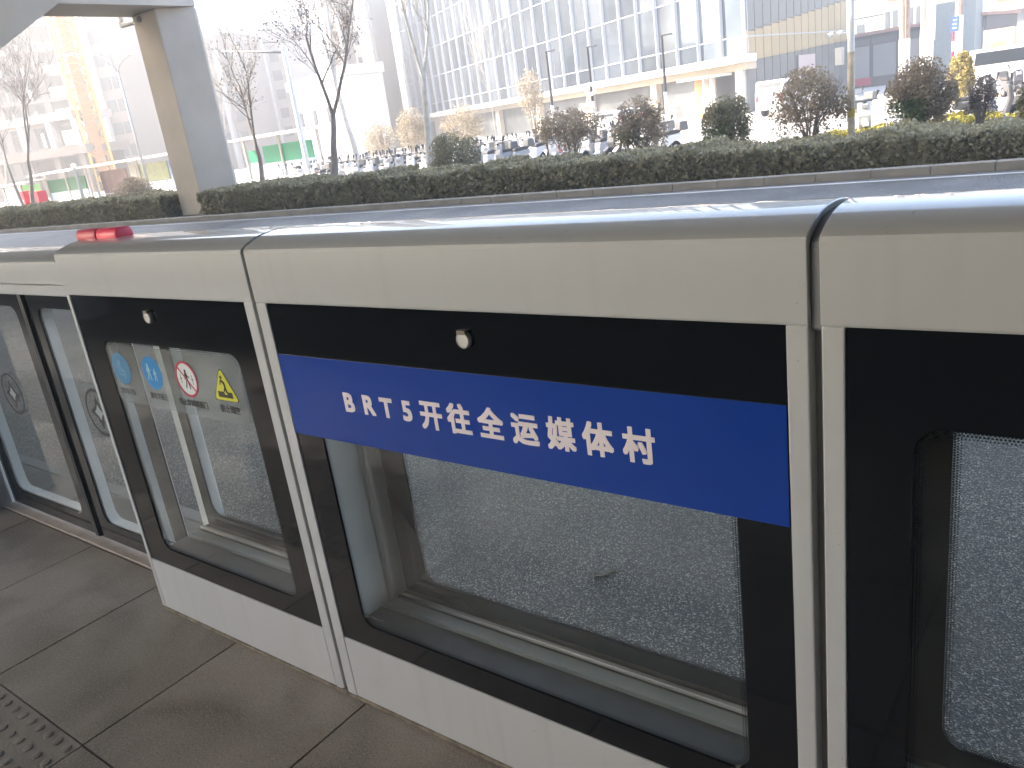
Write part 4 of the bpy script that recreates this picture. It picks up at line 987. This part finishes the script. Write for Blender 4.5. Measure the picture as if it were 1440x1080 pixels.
for i in range(0, nb, 4):
    fbox(MB(), i * step + .1, i * step + .9, -.3, .25, 0, zc - 1.0, u1).build('column', WALLW if i == 0 else BEIGE, t, bevel=.02)
for i in range(0, nb, 4):
    s0 = i * step + .95; s1 = min(sL, i * step + 4 * step) - .05
    fbox(MB(), s0 + .02, s1 + .1, -.5, -.36, .1, zc - 1.0, u1).build('shop_window', mat('shop_glass', (.10, .11, .12), .12, c2=(.30, .30, .28), vscale=.5), t)
    if i in (8, 12, 20): fbox(MB(), s0 + .4, s0 + 2.2, -.35, -.30, .0, 2.2, u1).build('shop_door', mat('shop_door_beige', (.46, .40, .32), .5), t)
# porch with the orange door near the corner
fbox(MB(), 1.1, 4.6, .3, 2.3, 2.55, 2.72, u1).build('porch_roof', WALLW, t, bevel=.02)
fbox(MB(), 3.4, 4.3, .9, 1.0, 0, 2.54, u1).build('porch_door', mat('orange_door', (.62, .30, .11), .5), t)
fbox(MB(), 2.1, 3.38, .9, 1.0, 0, 2.54, u1).build('porch_wall', mat('pinkish_panel', (.44, .36, .31), .5), t)
for s in (1.2, 2.0): fbox(MB(), s, s + .12, 1.9, 2.02, 0, 2.54, u1).build('porch_post', WALLW, t)
# corner side; gold sun patch and grey shade are painted as panel colours
u2 = (.10, .995); NRM = (.995, -.10)
s2, _ = on_line(1189, 60, O, u2)
fbox(MB(), .02, s2, -.25, -.02, 0, H_, u2).build('side_wall', mat('side_grey', (.20, .22, .22), .4, var=.1, vscale=.3), t)
GOLD = mat('sunlit_gold_louvre', (.36, .26, .13), .4, var=.12, vscale=.5); GREYL = mat('shaded_louvre', (.10, .105, .105), .35, var=.1, vscale=.4)
ng = max(8, int(s2 / 1.15))
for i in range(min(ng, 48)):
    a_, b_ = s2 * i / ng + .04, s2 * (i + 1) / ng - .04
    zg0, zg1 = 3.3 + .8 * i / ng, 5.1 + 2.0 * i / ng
    fbox(MB(), a_, b_, .0, .10, zg0, zg1, u2).build('sunlit_panel', GOLD, t)
    fbox(MB(), a_, b_, .0, .10, zg1 + .05, H_, u2).build('shaded_panel', GREYL, t)
    fbox(MB(), a_, b_, .0, .10, .05, zg0 - .05, u2).build('shaded_panel', GREYL, t)
fbox(MB(), .0, s2, .101, .16, 4.75, 4.83, u2).build('side_transom', mat('transom_grey', (0, 0, 0)), t)
p = fbox(MB(), s2 * .45, s2 * .62, .17, .24, 2.2, 3.3, u2).build('notice_board', mat('notice_pink', (.52, .40, .36), .5), t)

# ------------------------------------------------------------------ low shop row and pale house behind it, right
def houses():
    global NRM
    d = 78.; r = ray(1190, 100); r /= (Rn.T @ r)[2]; Oa = CAM[:2] + r[:2] * d
    u = (.985, -.17); NRM = (-.17, -.985)
    t = thing('shop_row', 'long low grey shop row with roller shutters and red eaves', 'building', (Oa[0], Oa[1], GZ))
    L1, _ = on_line(1386, 60, Oa, u); zt = on_line(1250, 40, Oa, u)[1] - GZ

    fbox(MB(), 0, L1, -8, 0, 0, zt - .3, u).build('wall', mat('shop_grey', (.12, .11, .105), .7, var=.1, vscale=.4), t)
    fbox(MB(), -.2, L1 + .2, -8.2, .5, zt - .28, zt, u).build('roof_edge', mat('red_eaves', (.40, .23, .18), .7), t)
    nsh = 5
    for k in range(nsh):
        a, b_ = L1 * (k + .08) / nsh, L1 * (k + .92) / nsh
        sh = fbox(MB(), a, b_, .01, .08, .9, zt - 1.2, u).build('roller_shutter', mat('shutter_' + str(k % 3), ((.34, .33, .32), (.29, .29, .28), (.38, .34, .33))[k % 3], .5, var=.06, vscale=.5), t)
        fbox(MB(), a - .1, b_ + .1, .01, .16, zt - 1.15, zt - .6, u).build('shutter_box', mat('shop_dark', (.16, .15, .15), .6), t)
    fbox(MB(), 0, L1 * .2, .09, .12, .2, .9, u).build('red_stripe', mat('red_stripe', (.50, .06, .10), .5), t)
    fbox(MB(), L1 - 4.2, L1 - .3, .1, 1.8, 0, zt + 1.2, u).build('grey_gate_house', mat('gate_grey', (.27, .30, .30), .5, var=.08), t)
    # pale two storey house above it
    r = ray(1196, 90); r /= (Rn.T @ r)[2]; Ob = CAM[:2] + r[:2] * 96
    t = thing('pale_house', 'white and cream house rising behind the grey shop row', 'building', (Ob[0], Ob[1], GZ))
    L2, _ = on_line(1300, 60, Ob, u); L3, _ = on_line(1246, 60, Ob, u)
    fbox(MB(), 0, L3, -8, 0, 0, 9.6, u).build('white_wall', WALLW, t); fbox(MB(), L3 + .02, L2, -7.5, .6, 0, 8.8, u).build('cream_wall', mat('cream_wall', (.62, .54, .34), .7, var=.05), t)
    fbox(MB(), -.3, L3, -8, .5, 9.62, 10.0, u).build('roof', mat('cream_roof', (.55, .46, .28), .7), t); fbox(MB(), L3 + .02, L2 + .4, -7.5, 1.2, 8.82, 9.2, u).build('roof', mat('cream_roof', (0, 0, 0)), t)
    fbox(MB(), 0, L3, .01, .06, 7.2, 7.32, u).build('string_course', STEELD, t)
    fbox(MB(), L3 * .18, L3 * .40, .01, .07, 5.6, 6.6, u).build('window', mat('house_window', (.12, .13, .14), .2), t)
    for k in range(5):
        a = L3 + (L2 - L3) * (k + .15) / 5; fbox(MB(), a, a + (L2 - L3) * .12, .61, .68, 5.6, 7.4, u).build('window', mat('house_window', (0, 0, 0)), t)
    # white building at the right edge, with an orange stall in front
    r = ray(1386, 70); r /= (Rn.T @ r)[2]; Oc = CAM[:2] + r[:2] * 82
    t = thing('white_shop_building', 'white two storey shop building at the upper right corner', 'building', (Oc[0], Oc[1], GZ))
    fbox(MB(), 0, 26, -10, 0, 0, 11, u).build('wall', WALLW, t)
    fbox(MB(), 0, 26, .01, 1.2, 5.2, 5.5, u).build('canopy', mat('canopy_white', (0, 0, 0)), t); fbox(MB(), 0, 26, .01, 1.0, 7.0, 7.25, u).build('ledge', mat('canopy_white', (0, 0, 0)), t)
    for k in range(7):
        fbox(MB(), .8 + k * 3.6, 3.4 + k * 3.6, .01, .07, 5.7, 6.8, u).build('window', mat('beige_window', (.42, .36, .24), .4), t)
        fbox(MB(), .8 + k * 3.6, 3.4 + k * 3.6, .01, .07, .6, 3.6, u).build('shop_front', mat('pale_front', (.55, .52, .47), .4), t)
    b = at(1406, 76, 'y', 62); t = thing('orange_stall', 'orange and cream street stall before the white shop building', 'stall', (b[0], 62, GZ))
    MB().box(-.9, .8, -.5, .5, 1.5, 3.0).build('stall_sign', mat('orange_sign', (.62, .27, .10), .6, c2=(.70, .50, .36), vscale=.7), t, bevel=.03)
    for x in (-.8, -.2, .3, .7): MB().box(x - .05, x + .05, -.45, -.35, 0, 1.5).build('leg', POLEW, t)
    MB().box(-.8, .7, -.4, .4, .7, .82).build('counter', mat('cream_wall', (0, 0, 0)), t)
houses()
mb = MB().box(-7, 12, 34, 41, -.224, -.219); struct('brick_paving', mb, mat('brick_paving', (.40, .24, .17), .9, var=.2, vscale=3))
struct('white_kerb', MB().box(-9, 12, 32.4, 32.8, -.225, -.02), POLEW)

# ------------------------------------------------------------------ towers on the left and behind
def ground_pt(px, py, d):
    r = ray(px, py); r /= (Rn.T @ r)[2]; return CAM[:2] + r[:2] * d
def tower(px0, px1, d, hgt, label, wallc, strips, name='apartment_tower', tilt=-.35, fl=3.0, deep=14):
    """tower block facing the road; strips = list of (from, to, kind) across its width"""
    global NRM
    a = ground_pt(px0, 200, d); u = nrm([math.cos(tilt), math.sin(tilt)]); u = (u[0], u[1]); NRM = (u[1], -u[0])
    W, _ = on_line(px1, 200, a, u)
    if isinstance(hgt, tuple): hgt = on_line((px0 + px1) / 2, hgt[0], a, u)[1] - GZ - 1
    t = thing(name, label, 'building', (a[0], a[1], GZ))
    fbox(MB(), 0, W, -deep, 0, 0, hgt, u).build('wall', wallc, t)
    fbox(MB(), -.2, W + .2, -deep - .2, .3, hgt + .02, hgt + 1.0, u).build('parapet', WALLW, t)
    n = int(hgt / fl)
    tot = 0
    for (s0, s1, kind) in strips:
        if kind == 'pier': fbox(MB(), s0 * W, s1 * W, .01, .9, 0, hgt, u).build('pier', WALLW, t)
        elif kind == 'dark': fbox(MB(), s0 * W, s1 * W, .01, .12, 0, hgt, u).build('wall_strip', mat('tower_brown', (.17, .13, .11), .8, var=.08, vscale=.3), t)
        elif kind == 'balcony':
            for k in range(1, n):
                if tot < 90:
                    w_ = fbox(MB(), s0 * W, s1 * W, .01, 1.0, k * fl, k * fl + 1.0, u).build('balcony', mat('tower_pale', (.58, .54, .48), .7), t)
                    tot += 1
        elif kind == 'win':
            for k in range(1, n):
                if tot < 95: fbox(MB(), s0 * W, s1 * W, .01, .10, k * fl + .9, k * fl + 2.5, u).build('window', mat('tower_window', (.05, .055, .065), .25), t); tot += 1
    return t
TW = mat('tower_wall', (.36, .31, .26), .8, var=.08, vscale=.2); TW2 = mat('tower_wall_pink', (.22, .175, .145), .8, var=.06, vscale=.2)
tower(268, 358, 130, (38,), 'left tall apartment block behind the bus shelter with white piers', TW2, [(.0, .05, 'pier'), (.10, .2, 'win'), (.24, .30, 'pier'), (.33, .44, 'win'), (.48, .53, 'pier'), (.57, .67, 'win'), (.70, .76, 'pier'), (.82, .94, 'win')], tilt=.5)
tower(352, 425, 140, (30,), 'pale apartment block between the two bare trees', mat('tower_wall_pale', (.28, .24, .21), .8, var=.05, vscale=.2), [(.05, .1, 'pier'), (.15, .27, 'win'), (.32, .38, 'pier'), (.42, .55, 'win'), (.6, .66, 'pier'), (.72, .88, 'win')], tilt=.5)
tower(488, 552, 105, 38, 'tall brown and white striped tower behind the large bare tree', TW, [(.0, .22, 'dark'), (.30, .34, 'pier'), (.36, .52, 'dark'), (.58, .66, 'win'), (.72, .95, 'pier')], tilt=.55, deep=10)
tower(422, 505, 95, (98,), 'white low block with small square windows behind the scooters', WALLW, [(.1, .16, 'win'), (.35, .41, 'win'), (.6, .66, 'win'), (.8, .86, 'win')], tilt=-.3, deep=4)
tower(530, 583, 128, (34,), 'plain white block between the striped tower and the glass building', WALLW, [(.05, .12, 'win')], tilt=.25, deep=4)
tower(128, 192, 115, 38, 'tower with white vertical strips left of the pier', TW2, [(.02, .14, 'pier'), (.17, .26, 'win'), (.30, .38, 'win'), (.42, .56, 'pier'), (.60, .78, 'win'), (.84, .96, 'win')], tilt=.5)

# construction frame
def construction():
    global NRM
    d = 120.; a = ground_pt(-60, 300, d); u = nrm([.62, .78]); u = (u[0], u[1]); NRM = (u[1], -u[0])
    W, _ = on_line(128, 240, a, u)
    t = thing('unfinished_building', 'unfinished concrete frame building with open floors behind the crane', 'building', (a[0], a[1], GZ))
    CF = mat('raw_concrete', (.20, .16, .13), .9, var=.1, vscale=.3); BR = mat('infill_brick', (.10, .075, .058), .9, var=.12, vscale=.4)
    fl = 3.4; n = 11
    for k in range(1, n + 1):
        fbox(MB(), -1, W, -16, .3, k * fl - .55, k * fl, u).build('floor_slab', CF, t)
    ncol = 7
    for i in range(ncol):
        s = W * i / (ncol - 1)
        fbox(MB(), s - .45 if i else s, s + .45 if i < ncol - 1 else s, -.9, .0, 0, n * fl - .56, u).build('column', CF, t)
        fbox(MB(), s - .45 if i else s, s + .45 if i < ncol - 1 else s, -15.9, -15, 0, n * fl - .56, u).build('column', CF, t)
    for k in range(n):
        for i in range(ncol - 1):
            if i == ncol - 2 and k % 1 == 0: continue
            s0 = W * i / (ncol - 1) + .5; s1 = W * (i + 1) / (ncol - 1) - .5
            fbox(MB(), s0, s1, -4.6, -4.2, k * fl + .02, (k + 1) * fl - .6, u).build('infill_wall', BR, t)
    # site house in front
    b = ground_pt(95, 215, 100); t2 = thing('site_structure', 'half built concrete pavilion in front of the unfinished building', 'building', (b[0], b[1], GZ), math.radians(25))
    MB().box(-9, 6, -4, 4, 4.6, 5.6).build('lower_slab', CF, t2); MB().box(-8, 5, -3.6, 3.6, 8.6, 9.5).build('upper_slab', mat('slab_pale', (.36, .32, .28), .8), t2)
    for x in (-7.5, -3, 1, 4.6): MB().box(x - .4, x + .4, -3.4, -2.6, 0, 4.58).build('column', CF, t2); MB().box(x - .35, x + .35, -3.2, -2.5, 5.62, 8.58).build('column', WALLW, t2)
    MB().box(-8.5, 5.5, 2.5, 3.2, 0, 4.58).build('back_wall', BR, t2)
construction()

# tower crane mast
def crane():
    Y = 50.
    b = at(143, 232, 'y', Y); tp = at(93, 22, 'y', Y); b[2] = GZ; h = 26.; wd = 1.15
    t = thing('tower_crane', 'yellow lattice crane mast beside the unfinished building', 'crane', tuple(b), math.radians(-20))
    CY_ = mat('crane_yellow', (.58, .36, .06), .5, var=.08); COR = mat('crane_orange_shade', (.48, .22, .05), .5, var=.08)
    for sx in (-1, 1):
        for sy in (-1, 1): MB().box(sx * wd - .13, sx * wd + .13, sy * wd - .13, sy * wd + .13, 0, h).build('chord', CY_, t)
    n = 18; dz = h / n
    for f in range(4):
        mb = MB()
        for k in range(n):
            z0, z1 = k * dz, (k + 1) * dz; s = 1 if k % 2 else -1
            P = [(-s * wd, -wd, z0), (s * wd, -wd, z1)]; Q = [(-wd, -wd, z1), (wd, -wd, z1)]
            for seg in (P, Q):
                pts = []
                for (x, y, z) in seg:
                    for _ in range(f): x, y = -y, x
                    pts.append((x, y, z))
                mb.tube(pts, .085, 5)
        mb.build('lattice_face', CY_ if f in (0, 3) else COR, t)  # orange paints the shade on the faces turned from the sun
    MB().box(-.55, .55, -.55, .55, .5, h).build('ladder_shaft', COR, t)
crane()

# ------------------------------------------------------------------ air
HZ = bpy.data.materials.new('haze_air'); HZ.use_nodes = True
N = HZ.node_tree.nodes; N.remove(N['Principled BSDF']); pv = N.new('ShaderNodeVolumePrincipled')
pv.inputs['Color'].default_value = (.95, .95, .95, 1); pv.inputs['Density'].default_value = .0042; pv.inputs['Anisotropy'].default_value = .35
HZ.node_tree.links.new(pv.outputs[0], N['Material Output'].inputs['Volume'])
hz = MB().box(-420, 320, -60, 330, -2.2, 42).build('haze', HZ); hz['kind'] = 'stuff'
